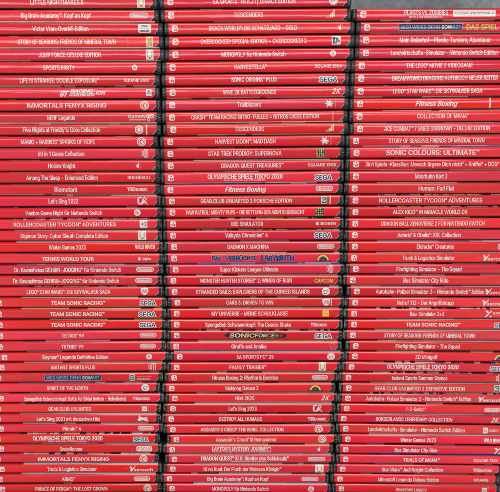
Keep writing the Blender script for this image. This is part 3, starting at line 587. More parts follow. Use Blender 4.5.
    'h': (410, '114,227 114,0 53,0 53,524 114,524 114,330 132,352 162,372 227,384 264,380 295,369 321,349 341,321 353,285 357,240 357,0 296,0 296,235 290,275 273,304 246,323 210,329 184,326 161,317 141,303 126,283'),
    'i': (167, '53,0 53,379 114,379 114,0|84,443 67,446 54,455 44,468 41,483 44,499 54,512 67,521 84,524 100,521 114,512 123,499 126,483 123,468 114,455 100,446'),
    'j': (167, '53,379 114,379 114,-30 111,-63 102,-90 86,-113 65,-129 37,-139 4,-143 -10,-143 -10,-87 2,-87 25,-83 40,-72 50,-54 53,-29|83,443 67,446 53,455 44,468 41,483 44,499 53,512 67,521 83,524 100,521 114,512 123,499 126,483 123,468 114,455 100,446'),
    'k': (381, '110,137 110,212 121,212 284,379 360,379 184,199 177,199|53,0 53,509 114,509 114,0|294,0 148,186 191,229 372,0'),
    'l': (167, '53,0 53,524 114,524 114,0'),
    'm': (610, '53,0 53,379 112,379 112,295 108,295 118,323 132,346 172,376 219,386 257,380 287,361 309,331 321,295 312,295 322,321 337,343 381,375 437,386 468,383 497,372 522,354 541,328 553,296 557,255 557,0 496,0 496,254 490,289 473,313 447,326 419,330 395,328 374,320 345,290 335,247 335,0 274,0 274,260 269,288 253,311 229,326 199,330 158,320 140,307 126,289 117,266 114,238 114,0'),
    'n': (410, '114,227 114,0 53,0 53,379 112,379 112,325 132,350 162,372 227,384 264,380 295,369 321,349 341,321 353,285 357,240 357,0 296,0 296,235 290,275 273,304 246,323 210,329 184,326 161,317 141,303 126,283'),
    'o': (415, '207,-8 159,-2 117,16 82,46 56,85 40,133 34,187 40,243 56,291 82,330 117,360 159,378 207,384 256,378 299,360 333,330 359,291 376,243 381,187 376,133 359,85 333,46 299,16 256,-2|207,46 242,51 270,66 292,89 307,117 316,151 319,187 316,224 307,258 292,287 270,310 242,325 207,330 173,325 145,310 124,287 108,258 99,224 96,187 99,151 108,117 124,89 145,66 173,51'),
    'p': (424, '53,-143 53,379 112,379 112,319 118,319 137,346 171,373 197,381 229,384 274,378 313,361 345,332 370,293 385,245 390,189 385,133 370,84 346,45 313,16 274,-2 229,-8 198,-5 173,4 138,31 118,59 114,59 114,-143|220,47 253,51 279,66 301,88 316,117 325,151 328,189 325,227 316,261 301,290 280,311 253,325 220,330 188,325 161,312 140,291 125,263 116,229 113,189 116,150 125,115 140,86 162,65 188,51'),
    'q': (424, '372,-143 311,-143 311,59 306,59 287,31 252,4 227,-5 195,-8 151,-2 111,16 79,45 55,84 39,133 34,189 39,245 55,293 79,332 112,361 151,378 196,384 228,381 253,373 287,346 307,319 313,319 313,379 372,379|205,47 236,51 263,65 284,86 299,115 309,150 312,189 309,229 300,263 284,291 263,312 237,325 205,330 172,325 145,311 124,290 108,261 99,227 96,189 99,151 109,117 124,88 145,66 172,51'),
    'r': (259, '53,0 53,379 112,379 112,321 115,321 130,347 152,367 181,380 213,385 229,384 243,384 243,322 230,324 207,326 182,323 159,315 140,301 126,284 117,262 114,237 114,0'),
    's': (365, '182,-8 145,-5 112,3 84,18 62,38 45,63 36,94 94,107 105,79 124,60 150,49 181,45 217,50 244,62 262,81 268,103 265,121 254,136 237,147 212,155 149,170 104,186 72,208 53,237 47,274 51,305 65,332 87,354 115,370 149,381 187,384 223,381 254,372 279,358 299,339 324,290 268,277 258,298 243,316 219,328 187,333 156,329 131,317 114,299 109,277 112,258 124,243 172,223 229,209 275,194 306,171 325,142 331,107 326,75 312,47 290,24 260,6 223,-5'),
    't': (227, '204,379 204,327 6,327 6,379|65,471 126,471 126,98 128,76 136,61 150,53 170,50 185,51 202,54 213,2 192,-3 168,-4 125,2 92,21 72,52 65,93'),
    'u': (410, '182,-5 146,-1 115,11 89,31 69,59 57,95 53,139 53,379 114,379 114,144 119,105 137,75 164,56 200,50 226,53 249,62 268,77 283,97 293,122 296,153 296,379 357,379 357,0 298,0 298,92 307,92 286,47 257,17 222,0'),
    'v': (389, '163,0 17,379 84,379 195,50 305,379 371,379 226,0'),
    'w': (567, '138,0 23,379 87,379 170,60 252,379 316,379 397,60 480,379 545,379 429,0 368,0 284,305 199,0'),
    'x': (379, '21,0 152,194 29,379 100,379 191,238 282,379 352,379 228,194 358,0 287,0 190,142 91,0'),
    'y': (389, '163,-1 17,379 84,379 195,45 305,379 371,379 204,-58 177,-107 139,-136 91,-145 65,-143 47,-139 61,-86 104,-89 130,-74 151,-36'),
    'z': (380, '42,0 42,46 254,320 254,323 48,323 48,379 333,379 333,331 126,60 126,56 339,56 339,0'),
    '|': (230, '141,673 141,-164 88,-164 88,673'),
    '®': (463, '231,118 192,122 154,134 121,152 91,177 67,206 48,240 37,277 33,317 37,357 48,394 67,428 91,457 121,482 154,500 192,512 231,516 271,512 309,500 343,482 372,457 396,428 415,394 426,357 430,317 426,277 415,240 396,206 372,177 343,152 309,134 271,122|231,166 271,171 307,187 338,210 362,241 377,277 382,317 377,357 362,393 338,423 307,447 271,462 231,467 192,462 156,447 125,423 101,393 86,357 81,317 86,277 101,241 125,210 156,187 192,171|273,226 228,312 273,312 319,226|161,226 161,409 253,409 279,402 302,383 311,350 302,316 278,295 250,287 185,287 185,319 239,319 257,327 267,350 264,364 257,372 239,378 203,378 203,226'),
    'Ü': (517, '259,-8 203,-2 154,15 114,43 85,80 66,124 60,173 60,509 124,509 124,178 128,144 141,113 160,87 187,68 220,56 259,52 298,56 331,68 357,87 377,113 389,144 393,178 393,509 457,509 457,173 451,124 433,80 403,43 363,15 315,-2|331,572 315,575 302,584 293,597 290,612 293,628 302,641 315,650 331,653 346,650 359,641 368,628 371,612 368,597 359,584 346,575|187,572 172,575 158,584 149,597 146,612 149,628 158,641 172,650 187,653 203,650 216,641 224,628 227,612 224,597 216,584 203,575'),
    'ä': (389, '160,-9 126,-5 94,5 68,22 48,45 35,73 30,108 34,138 43,161 58,179 78,193 125,211 178,220 234,227 265,235 273,243 276,255 276,257 267,297 240,322 196,331 149,322 118,301 100,274 41,291 57,322 79,346 104,364 133,375 194,384 239,379 286,360 306,343 322,320 333,290 337,251 337,0 277,0 277,52 272,52 252,25 215,1|170,45 202,49 228,59 248,74 263,93 272,115 276,138 276,190 259,182 231,176 200,171 175,168 134,159 103,139 95,124 92,105 102,72 130,52|261,443 246,446 233,455 224,468 221,483 224,499 233,512 246,520 261,523 277,520 290,512 299,499 301,483 299,468 290,455 277,446|117,443 102,446 89,455 80,468 77,483 80,499 89,512 102,520 117,523 133,520 146,512 155,499 158,483 155,468 146,455 133,446'),
    'ö': (415, '207,-8 159,-2 117,16 82,46 56,85 40,133 34,187 40,243 56,291 82,330 117,360 159,378 207,384 256,378 299,360 333,330 359,291 376,243 381,187 376,133 359,85 333,46 299,16 256,-2|207,46 242,51 270,66 292,89 307,117 316,151 319,187 316,224 307,258 292,287 270,310 242,325 207,330 173,325 145,310 124,287 108,258 99,224 96,187 99,151 108,117 124,89 145,66 173,51|279,443 264,446 251,455 242,468 239,483 242,499 251,512 264,520 279,523 295,520 308,512 317,499 320,483 317,468 308,455 295,446|136,443 120,446 107,455 98,468 95,483 98,499 107,512 120,520 136,523 151,520 164,512 173,499 176,483 173,468 164,455 151,446'),
    'ü': (410, '182,-5 146,-1 115,11 89,31 69,59 57,95 53,139 53,379 114,379 114,144 119,105 137,75 164,56 200,50 226,53 249,62 268,77 283,97 293,122 296,153 296,379 357,379 357,0 298,0 298,92 307,92 286,47 257,17 222,0|277,443 261,446 248,455 239,468 236,483 239,499 248,512 261,520 277,523 292,520 305,512 314,499 317,483 314,468 305,455 292,446|133,443 118,446 104,455 96,468 93,483 96,499 104,512 118,520 133,523 149,520 162,512 170,499 173,483 170,468 162,455 149,446'),
    '–': (350, '350,244 350,188 0,188 0,244'),
    '™': (424, '289,326 209,509 242,509 298,375 354,509 387,509 307,326|202,326 202,509 235,509 235,326|361,326 361,509 394,509 394,326|82,326 82,492 115,492 115,326|27,480 27,509 170,509 170,480'),
}
CAP = 509.0
def layout(s):
    """contours of a line of lettering in em thousandths"""
    out = []; x = 0.0
    for ch in s:
        adv, data = GLYPHS.get(ch, GLYPHS[' '])
        if ch == '\u00ae':
            k, up, adv = 0.5, CAP * 0.5, adv * 0.5
        elif ch == '\u2122':
            k, up, adv = 0.8, CAP * 0.2, adv * 0.8
        else: k, up = 1.0, 0.0
        g = []
        for c in data.split('|'):
            if not c: continue
            pts = []
            for p in c.split(' '):
                q = (x + float(p.split(',')[0]) * k, up + float(p.split(',')[1]) * k)
                if not pts or math.hypot(q[0] - pts[-1][0], q[1] - pts[-1][1]) > 9 * k: pts.append(q)
            g.append(pts)
        if g: out.append(g)
        x += adv
    return out

def area(c): return sum(p[0] * q[1] - q[0] * p[1] for p, q in zip(c, c[1:] + c[:1])) / 2
def inside(p, c):
    r = False
    for a_, b_ in zip(c, c[1:] + c[:1]):
        if (a_[1] > p[1]) != (b_[1] > p[1]) and p[0] < (b_[0] - a_[0]) * (p[1] - a_[1]) / (b_[1] - a_[1]) + a_[0]: r = not r
    return r
def solids(cs):
    """a glyph's separate strokes, each with the holes that lie in it"""
    sg = area(max(cs, key=lambda c: abs(area(c)))) > 0
    out = [[c] for c in cs if (area(c) > 0) == sg]
    for c in cs:
        if (area(c) > 0) != sg:
            for o in out:
                if inside(c[0], o[0]): o.append(c); break
    return out
def embolden(g, dx, dz):
    big = max(g, key=lambda c: abs(area(c)))
    sg = 1.0 if area(big) > 0 else -1.0
    out = []
    for c in g:
        n = len(c); o = []
        for i in range(n):
            p0, p1, p2 = c[i - 1], c[i], c[(i + 1) % n]
            def nrm(p, q):
                ex, ez = q[0] - p[0], q[1] - p[1]; l = math.hypot(ex, ez) or 1
                return (ez / l * sg, -ex / l * sg)
            a_, b_ = nrm(p0, p1), nrm(p1, p2)
            mx, mz = a_[0] + b_[0], a_[1] + b_[1]
            d = max(0.6, 1 + a_[0] * b_[0] + a_[1] * b_[1])
            o.append((p1[0] + dx * mx / d, p1[1] + dz * mz / d))
        out.append(o)
    return out

WORDS = {'nin': 'Nintendo', 'sega': 'SEGA', 'thq': 'THQNORDIC', 'aero': 'aerosoft', 'astra': 'astragon', 'wild': 'WILD RIVER',
         'gamemill': 'GameMill', 'capcom': 'CAPCOM', 'focus': 'FOCUS', 'giants': 'GIANTS', '2k': '2K', 'ea': 'EA', 'complete': 'COMPLETE EDITION',
         'wb': 'WB', 'wbline': 'WB', 'whitebox': 'WIRED'}
B0, B1, B2 = 0.0, 0.023, 0.042
def title_print(s, style, x0, x1):
    P = Print()
    caps = s.upper() == s
    cap = 3.9 if caps else 4.1
    zc = -0.15 if caps else -0.1
    if style == 'w': P.text(s, x0, x1, zc, 3.75, bold=B2 if s[:4] in ('IMMO', 'TEAM', 'TENN') else B1)
    elif style == 'W': P.text(s, x0, x1, zc, 4.5, bold=B2)
    elif style == 'i': P.text(s, x0, x1, zc, 4.6, bold=B2, shear=0.25)
    elif style == 'sub':
        P.text(s, x0, x1, 0.75, 4.3, bold=B2)
        sub = {'O': 'DAS OFFIZIELLE VIDEOSPIEL', 'L': 'Katrielle und die Verschwörung der Millionäre', 'D': 'Definitive Edition'}[s[0]]
        w = x1 - x0
        a, b = {'O': (.22, .78), 'L': (.0, 1.0), 'D': (.33, .75)}[s[0]]
        P.text(sub, x0 + a * w, x0 + b * w, -2.6, 1.3, bold=B1)
    elif style == 'quiz':
        P.rrect(x0 - .4, x1 + .4, -2.9, 2.9, .3, 's', 1)
        P.rrect(x0, x1, -2.5, 2.5, .3, 'k', 2)
        P.text(s, x0 + 1.6, x1 - 1.6, -0.1, 3.2, bold=B1, lift=3, cols=['l', 's', 's', 'l', 'w', 's'])
    elif style == 'pvz':
        P.text(s, x0 - .3, x1 + .3, 1.2, 4.6, 'k', 1, bold=B2)
        P.text(s, x0, x1, 1.25, 4.2, 'w', 2, bold=B1)
        P.text('BATTLE FOR NEIGHBORVILLE', x0 + 4.5, x1 - 4.5, -2.7, 1.6, bold=B1)
    elif style == 'forces':
        w = x1 - x0
        top = [(x0 + w * t, 2.6 + .7 * math.sin(t * 31)) for t in [i / 16 for i in range(1, 16)]]
        bot = [(x0 + w * t, -2.7 + .7 * math.sin(t * 27)) for t in [i / 16 for i in range(1, 16)]]
        P.poly([(x0 - 1, -.6)] + bot + [(x1 + 1.5, -2.0), (x1 - 1, -.2), (x1 + 1.2, 1.6)] + top[::-1], 'k', 1)
        P.text('SONIC', x0 + 5, x0 + w * .5, 0, 4.0, lift=3, bold=B2, cols=['w', 'w', 'c', 'y', 'y'], shear=.12)
        P.text('FORCES', x0 + w * .51, x1 - 6, 0, 3.6, lift=3, bold=B1, cols=['c', 'w', 'c', 'o', 'w', 'o'], shear=.12)
        P.poly([(x1 - 3.6 + (1.9 if i % 2 == 0 else .75) * math.cos(math.pi / 2 + math.pi * i / 5), (1.9 if i % 2 == 0 else .75) * math.sin(math.pi / 2 + math.pi * i / 5)) for i in range(10)], 'r', 3)
    elif style == 'laby':
        w = x1 - x0
        for t, a_, b_, cap_ in (('DAS', 0, .115, 4.2), ('VERRÜCKTE', .16, .55, 4.2), ('LABYRINTH', .6, 1.0, 5.4)):
            P.text(t, x0 + a_ * w - .3, x0 + b_ * w + .3, -.2, cap_ + .5, 's', 1, bold=.11, wob=.4)
            P.text(t, x0 + a_ * w, x0 + b_ * w, -.2, cap_, 'n', 2, bold=.075, wob=.4)
    elif style == 'racer':
        w = x1 - x0
        P.text('GT', x0, x0 + w * .17, -.8, 5.0, bold=.08, shear=.5)
        P.text('RACING', x0 + w * .24, x0 + w * .74, 1.6, 3.2, bold=.08, shear=.4)
        P.text('ACCELERATION', x0 + w * .2, x0 + w * .76, -1.5, 3.0, bold=.07, shear=.4)
        P.text('ION', x0 + w * .8, x1, 0, 3.2, bold=.07, shear=.4)
    else: P.text(s, x0, x1, zc, cap, bold=B1)
    return P.mesh('title')

def mark_print(kind, x0, x1):
    P = Print()
    x = (x0 + x1) / 2; w = x1 - x0
    if ':' in kind:
        k, s = kind.split(':')
        if k == 'txt': P.text(s, x0, x1, -.1, 2.9, bold=B1)
        elif k == 'sp': P.text(s, x0, x1, -.1, 3.0, bold=B1)
        elif k == 'dot':
            P.disc(x0 + 1.5, -.2, 1.5); P.disc(x0 + 2.1, .1, .55, 'r', 2); P.text(s, x0 + 4.6, x1, -.2, 2.6, bold=B1)
        elif k == 'yel':
            P.text(s, x0 - .25, x1 + .25, -.2, 4.8, 'o', 1, bold=B1); P.text(s, x0, x1, -.2, 4.3, 'm', 2, bold=B1)
    elif kind == 'nin':
        P.rrect(x0, x1, -2.3, 2.3, 2.29, 'w', 1, 8)
        P.rrect(x0 + .6, x1 - .6, -1.7, 1.7, 1.69, 'p', 2, 8)
        P.text('Nintendo', x0 + 1.9, x1 - 1.9, 0.05, 2.4, lift=3, bold=B2)
    elif kind == 'sega':
        P.text('SEGA', x0 - .6, x1 + .6, -.6, 5.6, 'w', 1, bold=.15)
        P.rect(x0 + .5, x1 - 1.6, -2.5, 1.3, 'w', 1.6)
        P.text('SEGA', x0 + .25, x1 - .25, -.6, 4.4, 'n', 3, bold=B2)
    elif kind == 'ubi':
        P.ring(x, 0, 4.1, .75)
        P.ring(x + .1, -.1, 2.75, .75, a0=-100, a1=190)
        P.ring(x - .35, -.45, 2.2, .6, a0=150, a1=330)
        P.disc(x + .3, -.2, 1.15)
    elif kind == 'hex':
        P.frame(circ(x - 2, 0, 4.2, 6, .52), circ(x - 2, 0, 3.3, 6, .52))
        P.ring(x - 2, 0, 2.5, .6); P.disc(x - 2, 0, 1.5)
        P.rect(x + 4.2, x + 5.3, -4.6, 4.6, 'c')
    elif kind in ('bandai', 'bandai2'):
        P.rect(x0, x1, -4.4, 4.4, 'w' if kind == 'bandai' else 'c', 1)
        if kind == 'bandai':
            P.ring(x, -.6, 2.5, 1.0, 'o', 2, 180, 360); P.rect(x - 2.5, x - 1.5, -.6, 3.4, 'o', 2); P.rect(x + 1.5, x + 2.5, -.6, 3.4, 'o', 2)
            P.disc(x, -3.0, .7, 'r', 2)
        else:
            P.rect(x - 1.8, x - .6, -3.6, 3.6, 'a', 2); P.rect(x + .7, x + 1.9, -3.6, 3.6, 'p', 2); P.rect(x - .4, x + .4, -1.5, 2.4, 'o', 2)
            P.rect(x0 - 16.6, x0 - 16.1, -3.8, 3.8, 'p', 1)
    elif kind == 'circ':
        r = min(3.2, w / 2)
        P.disc(x, -.1, r); P.ring(x, -.1, r * .62, r * .2, 'p', 2, 60, 350); P.stroke([(x - r * .2, .3), (x + r * .35, -.5)], r * .25, 'r', 3)
    elif kind == 'disc':
        P.disc(x, -.1, 3.9); P.ring(x - 1.1, .3, 1.2, .5, 'k', 2, 20, 300); P.ring(x + 1.2, .6, 1.2, .5, 'r', 2, -120, 160); P.stroke([(x - 2, -1.9), (x + .9, -1.9)], .6, 'k', 2)
    elif kind == 'ea':
        P.ring(x, 0, 3.9, .55); 
        P.disc(x, 0, 3.0, 'w', 1); P.text('EA', x - 1.9, x + 1.9, -.1, 2.2, 'r', 2, bold=B2, shear=.2)
    elif kind == '2k':
        P.text('2K', x0 - .5, x1 + .5, 0, 5.0, 'w', 1, bold=B2, shear=.25); P.stroke([(x - .8, -2.4), (x + 1.0, 2.2)], .35, 'r', 2)
    elif kind == 'star':
        xs = x - .4
        P.poly([(xs + (4.3 if i % 2 == 0 else 1.7) * math.cos(math.pi * 1.02 + math.pi * i / 6), (4.3 if i % 2 == 0 else 1.7) * math.sin(math.pi * 1.02 + math.pi * i / 6)) for i in range(12)], 'w', 1)
        P.rect(xs + 5.5, xs + 6.3, -4.4, 4.4, 'p')
    elif kind == 'line': P.rect(x - .65, x + .65, -4.4, 4.4, 'c' if x < 130 else 'p')
    elif kind in ('bars',):
        for i, (h, k) in enumerate(((1.4, 'o'), (1.8, 'o'), (2.9, 'c'), (4.2, 'w'), (6.2, 'c'))):
            P.rect(x0 + i * 1.55, x0 + i * 1.55 + 1.05, -3.2 + i * .2, -3.2 + i * .2 + h, k)
        for i in range(5): P.stroke([(x0 - .2, -3 + i * .3), (x0 + 1, -2.7 + i * .3)], .15, 'o')
    elif kind == 't17':
        P.rrect(x0, x1, -3.7, 3.7, .5, 'w', 1); P.poly([(x0 + .8, -2.9), (x0 + .8, 2.6), (x0 + 3.4, 2.6), (x0 + 2.4, -2.9)], 'n', 2)
        P.poly([(x0 + 3.0, -2.9), (x0 + 4.2, 2.6), (x1 - .8, -.3), (x1 - .8, -1.6), (x0 + 4.6, -1.2), (x0 + 4.2, -2.9)], 'k', 2)
    elif kind in ('gold',):
        P.rect(x0, x1, -4.2, 4.2, 'o', 1); P.rect(x0 + .4, x1 - .4, -3.8, 3.8, 'k', 2)
        rnd = random.Random(int(x0 * 10))
        for i in range(4):
            for j in range(4):
                xx = x0 + .9 + i * (w - 1.6) / 4; zz = -3.3 + j * 1.75
                P.rrect(xx, xx + rnd.uniform(.7, 1.5), zz, zz + rnd.uniform(.6, 1.4), .2, rnd.choice('ococ'), 3)
    elif kind == 'green':
        P.rect(x0, x0 + 5.6, -3.6, 3.6, 'w', 1); P.rect(x0 + .5, x0 + 5.1, -3.0, 3.1, 'g', 2)
        P.ring(x0 + 2.6, .1, 1.7, .6, 'w', 3, 30, 330); P.rect(x0 + 2.4, x0 + 4.2, -.5, .2, 'w', 3); P.rect(x0 + 8, x0 + 8.9, -4.4, 4.4, 'w', 1)
    elif kind == 'greentxt':
        P.rrect(x0, x0 + 5.2, -3.3, 3.3, .7, 'w', 1); P.rrect(x0 + .5, x0 + 4.7, -2.8, 2.8, .5, 'g', 2); P.ring(x0 + 2.6, 0, 1.6, .6, 'w', 3, 40, 320)
        [P.rect(x0 + 7 + k * 2.2, x0 + 8.8 + k * 2.2, .7, 1.2, 'p', 1) for k in range(7)]; [P.rect(x0 + 7 + k * 1.5, x0 + 8.2 + k * 1.5, -2.1, -1.2, 'c', 1) for k in range(9)]
    elif kind == 'orange':
        P.rect(x0, x1, -3.3, 3.3, 'a', 1); P.rect(x0 + .4, x1 - .4, -2.9, 2.9, 'y', 2); P.ring(x, 0, 2.0, .7, 'a', 3, 30, 330); P.rect(x - .1, x + 2, -.5, .3, 'a', 3)
    elif kind == 'boxline':
        P.rect(x0, x0 + 5, -2.7, 2.4, 'w', 1); P.text('G2', x0 + .7, x0 + 4.3, -.15, 2.8, 'r', 2, bold=B1); P.rect(x0 + 6.0, x0 + 6.6, -4.4, 4.4, 'p')
    elif kind == 'whitebox':
        P.rrect(x0, x1, -3.7, 3.7, 1.5, 'w', 1); P.text('WIRED', x0 + 3, x1 - 3, 2.1, 1.5, 'k', 2, bold=B2)
        P.rect(x0 + 1.6, x1 - 1.6, -.05, .3, 'p', 2); P.text('PRODUCTIONS', x0 + 1.6, x1 - 1.6, -2.1, 1.9, 'k', 2, bold=B2)
    elif kind == 'icon':
        P.rrect(x0, x1, -2.9, 3.1, .6, 'w', 1)
        P.disc(x, 1.2, 1.1, 'k', 2); P.rect(x - 1.7, x - .6, -.9, -.1, 'k', 2); P.rect(x + .6, x + 1.7, -.9, -.1, 'k', 2); P.rect(x - .9, x + .9, -2.2, -1.6, 'p', 2)
    elif kind == 'glyph':
        for i, (h, d) in enumerate(((2.4, 0), (4.0, 0), (4.1, .1))):
            xx = x0 + i * w / 3
            P.frame(rr(xx, xx + w / 3 - .2, -h, h, .7, 4), rr(xx + .42, xx + w / 3 - .62, -h + .5, h - .5, .3, 4))
    elif kind == 'flag':
        P.poly([(x - 2.2, -.4), (x - .4, 1.2), (x + .4, 3.2), (x + .4, -2.2), (x - 1.2, -2.0)], 'w'); P.rect(x + 1.2, x + 1.7, -4, 4, 'p'); P.stroke([(x - 2.6, .8), (x - 1.6, 1.4)], .4)
    elif kind == 'sing':
        P.rect(x0, x0 + 1.5, -3.6, 3.4, 'w'); P.rect(x0, x0 + 4, 2.4, 3.4, 'w'); P.rect(x0, x0 + 4.4, -3.6, -2.4, 'w')
        P.poly([(x0 + 3, -2.2), (x0 + 4.6, .6), (x0 + 6, -.8), (x0 + 6.6, -2.6)], 'w'); P.stroke([(x0 + 5, 1.5), (x0 + 9, -3.4)], 1.0, 'w'); P.ring(x0 + 6.6, 1.8, 1.5, .6)
        P.stroke([(x1 - .6, 3.6), (x1 - 1.6, -3.6)], .7, 'p')
    elif kind == 'arrowbox':
        P.rect(x0, x1, -3.7, 3.7, 'w', 1); P.poly([(x0 + 1.2, 0), (x0 + 3.4, 1.5), (x0 + 3.4, -1.5)], 'r', 2); P.ring(x0 + 3.8, 0, 2.2, .5, 'k', 2, -80, 80); P.ring(x0 + 3.8, 0, 3.3, .45, 'p', 2, -60, 60)
    elif kind == 'wild':
        P.text('WILD RIVER', x0, x1, .3, 3.9, bold=B2, wob=.12); P.rect(x0 + 6, x1 - 6, -3.0, -2.6, 'p')
    elif kind == 'gamemill':
        P.text('GameMill', x0, x1 - 4, .9, 3.3, bold=B1); P.ring(x1 - 2.2, 1.0, 2.0, .6); P.disc(x1 - 2.2, 1.0, .6); P.rect(x0 + 1, x1 - 8, -2.6, -1.9, 'c'); P.ring(x1 - 5.4, -2.1, 1.4, .5)
    elif kind in ('wb', 'wbline'):
        sh = [(x - 3.6, 3.0), (x - 2, 3.5), (x, 3.7), (x + 2, 3.5), (x + 3.6, 3.0), (x + 3.6, 0), (x + 2.4, -2.4), (x, -3.9), (x - 2.4, -2.4), (x - 3.6, 0)]
        P.poly(sh[::-1], 'w', 1); P.text('WB', x - 2.5, x + 2.5, .3, 3.2, 'r', 2, bold=B1)
        if kind == 'wbline': P.rect(x + 4.6, x + 5.3, -4.2, 4.2, 'w')
    elif kind == 'shield':
        P.frame([(x - 2.2, 3.2), (x + 2.2, 3.2), (x + 1.5, -.5), (x, -3.4), (x - 1.5, -.5)], [(x - 1.5, 2.6), (x + 1.5, 2.6), (x + .9, -.4), (x, -2.2), (x - .9, -.4)], 'p'); P.rect(x + 3.1, x + 3.4, -4, 4, 'p')
    elif kind == 'thq':
        P.text('THQNORDIC', x0, x1, -.4, 2.8, bold=B2); P.rect(x0 - .3, x0 + w * .36, 1.15, 1.6, 'w')
    elif kind == 'rainbow':
        zc = -2.6
        P.ring(x, zc, 6.2, 1.2, 'r', 1, 8, 172); P.ring(x, zc, 5.3, 1.25, 'y', 2, 0, 180); P.ring(x, zc, 4.1, 1.1, 'g', 2, 0, 180); P.ring(x, zc, 3.0, 1.4, 'n', 2, 0, 180)
        P.rrect(x - 7.5, x + 7.5, -3.5, -2.5, .3, 'k', 3)
    elif kind == 'capcom':
        P.text('CAPCOM', x0 - .3, x1 + .3, -.4, 4.4, 'n', 1, bold=B2); P.text('CAPCOM', x0, x1, -.4, 3.8, 'y', 2, bold=B1)
    elif kind == 'bird':
        P.poly([(x0, -1.2), (x0 + 1.4, 1.0), (x0 + 1.6, 3.6), (x0 + 3.6, 1.4), (x0 + 6.5, 1.0), (x1 - 1, 1.6), (x1 - 3.2, -.4), (x1, -3.6), (x1 - 2.4, -3.0), (x0 + 5, -1.2), (x0 + 2.6, -2.6), (x0 + .4, -2.4)][::-1], 'w')
    elif kind == 'focus':
        P.rrect(x0, x1, -2.7, 2.7, 1.3, 'w', 1); P.text('FOCUS', x0 + .9, x1 - .9, -.05, 3.4, 'r', 2, bold=B1)
    elif kind == 'aero':
        P.poly([(x0, 2.6), (x0 + 1.6, 2.6), (x0 + 2.6, .6), (x0 + 6.6, 3.8), (x0 + 3.6, -.4), (x0 + 2.2, -2.8), (x0 + .8, -2.8), (x0 + 1.7, -.4)][::-1], 'w'); P.text('aerosoft', x0 + 4.2, x1, -.9, 3.2, bold=B1)
        P.stroke([(x0 - 6, .3), (x0 - 1.4, .6)], .3, 'p')
    elif kind in ('astra', 'astra2'):
        P.poly([(x0, 3.0), (x0 + 2.2, 3.3), (x0 + 4.6, .6), (x0 + 3.4, -.4)], 'w'); P.stroke([(x0 + 5.6, 2.6), (x0 + .8, -3.0)], 1.1, 'w'); P.disc(x0 + 5.4, -2.6, .9); P.disc(x0 + 5.6, 2.3, .9)
        if kind == 'astra': P.text('astragon', x0 + 7.6, x1, .9, 2.5, bold=B1); P.rect(x0 + 7.6, x1, -1.9, -1.6, 'p')
    elif kind == 'giants':
        P.rrect(x0, x0 + 4.6, -3.0, 3.0, .4, 'w', 1); P.ring(x0 + 2.2, -.2, 1.6, .6, 'r', 2, 40, 340); P.rect(x0 + 2.2, x0 + 3.6, -.6, 0, 'r', 2); P.text('GIANTS', x0 + 5.6, x1, 0, 2.4, bold=B1)
    elif kind == 'complete':
        P.rect(x0, x1, -2.4, 3.0, 'w', 1); P.text('COMPLETE EDITION', x0 + 5, x1 - 5, .3, 1.7, 'k', 2, bold=B0)
        P.poly(circ(x0 + 2.5, .3, .7, 4), 'g', 2); P.poly(circ(x1 - 2.5, .3, .7, 4), 'g', 2)
    return P.mesh('publisher_mark')

def logo_print():
    """the console's badge: a white rounded square of two controller halves, printed lying on its side"""
    P = Print()
    x0, x1, z0, z1 = 2.9, 8.3, -2.85, 2.65
    zm = -.25
    P.rrect(x0, x1, z0, z1, 1.5, 'w', 1, 6)
    P.rect(x0, x1, zm - .18, zm + .18, 'r', 2)
    P.disc((x0 + x1) / 2 + .35, (zm + z1) / 2 + .1, .62, 'r', 2, 14)
    P.rrect(x0 + 1.9, x1 - .7, z0 + .7, zm - .45, .6, 'r', 2, 5)
    P.disc(x0 + 1.5, (zm + z0) / 2 - .1, .1, 'r', 3, 8)
    P.disc((x0 + x1) / 2 + .5, (zm + z0) / 2 - .1, .42, 'w', 3, 12)
    return P.mesh('console_badge')

def rib_mesh():
    """moulded latch bar on a case's end: two short ribs joined by a bridge"""
    bm = bmesh.new()
    def bx(x0, x1, y0, y1, z0, z1):
        r = bmesh.ops.create_cube(bm, size=1)
        for v in r['verts']:
            v.co = (((x0 + x1) / 2 + v.co.x * (x1 - x0)) * MM, ((y0 + y1) / 2 + v.co.y * (y1 - y0)) * MM, ((z0 + z1) / 2 + v.co.z * (z1 - z0)) * MM)
    bx(-.17, .17, -.25, .5, -3.6, -.5); bx(-.17, .17, -.25, .5, .5, 3.6); bx(-.9, .75, -.30, .5, -.32, .28)
    bmesh.ops.bevel(bm, geom=bm.edges[:], offset=.08 * MM, segments=1, affect='EDGES')
    return mesh_from('end_latch', bm, [RIM], False)

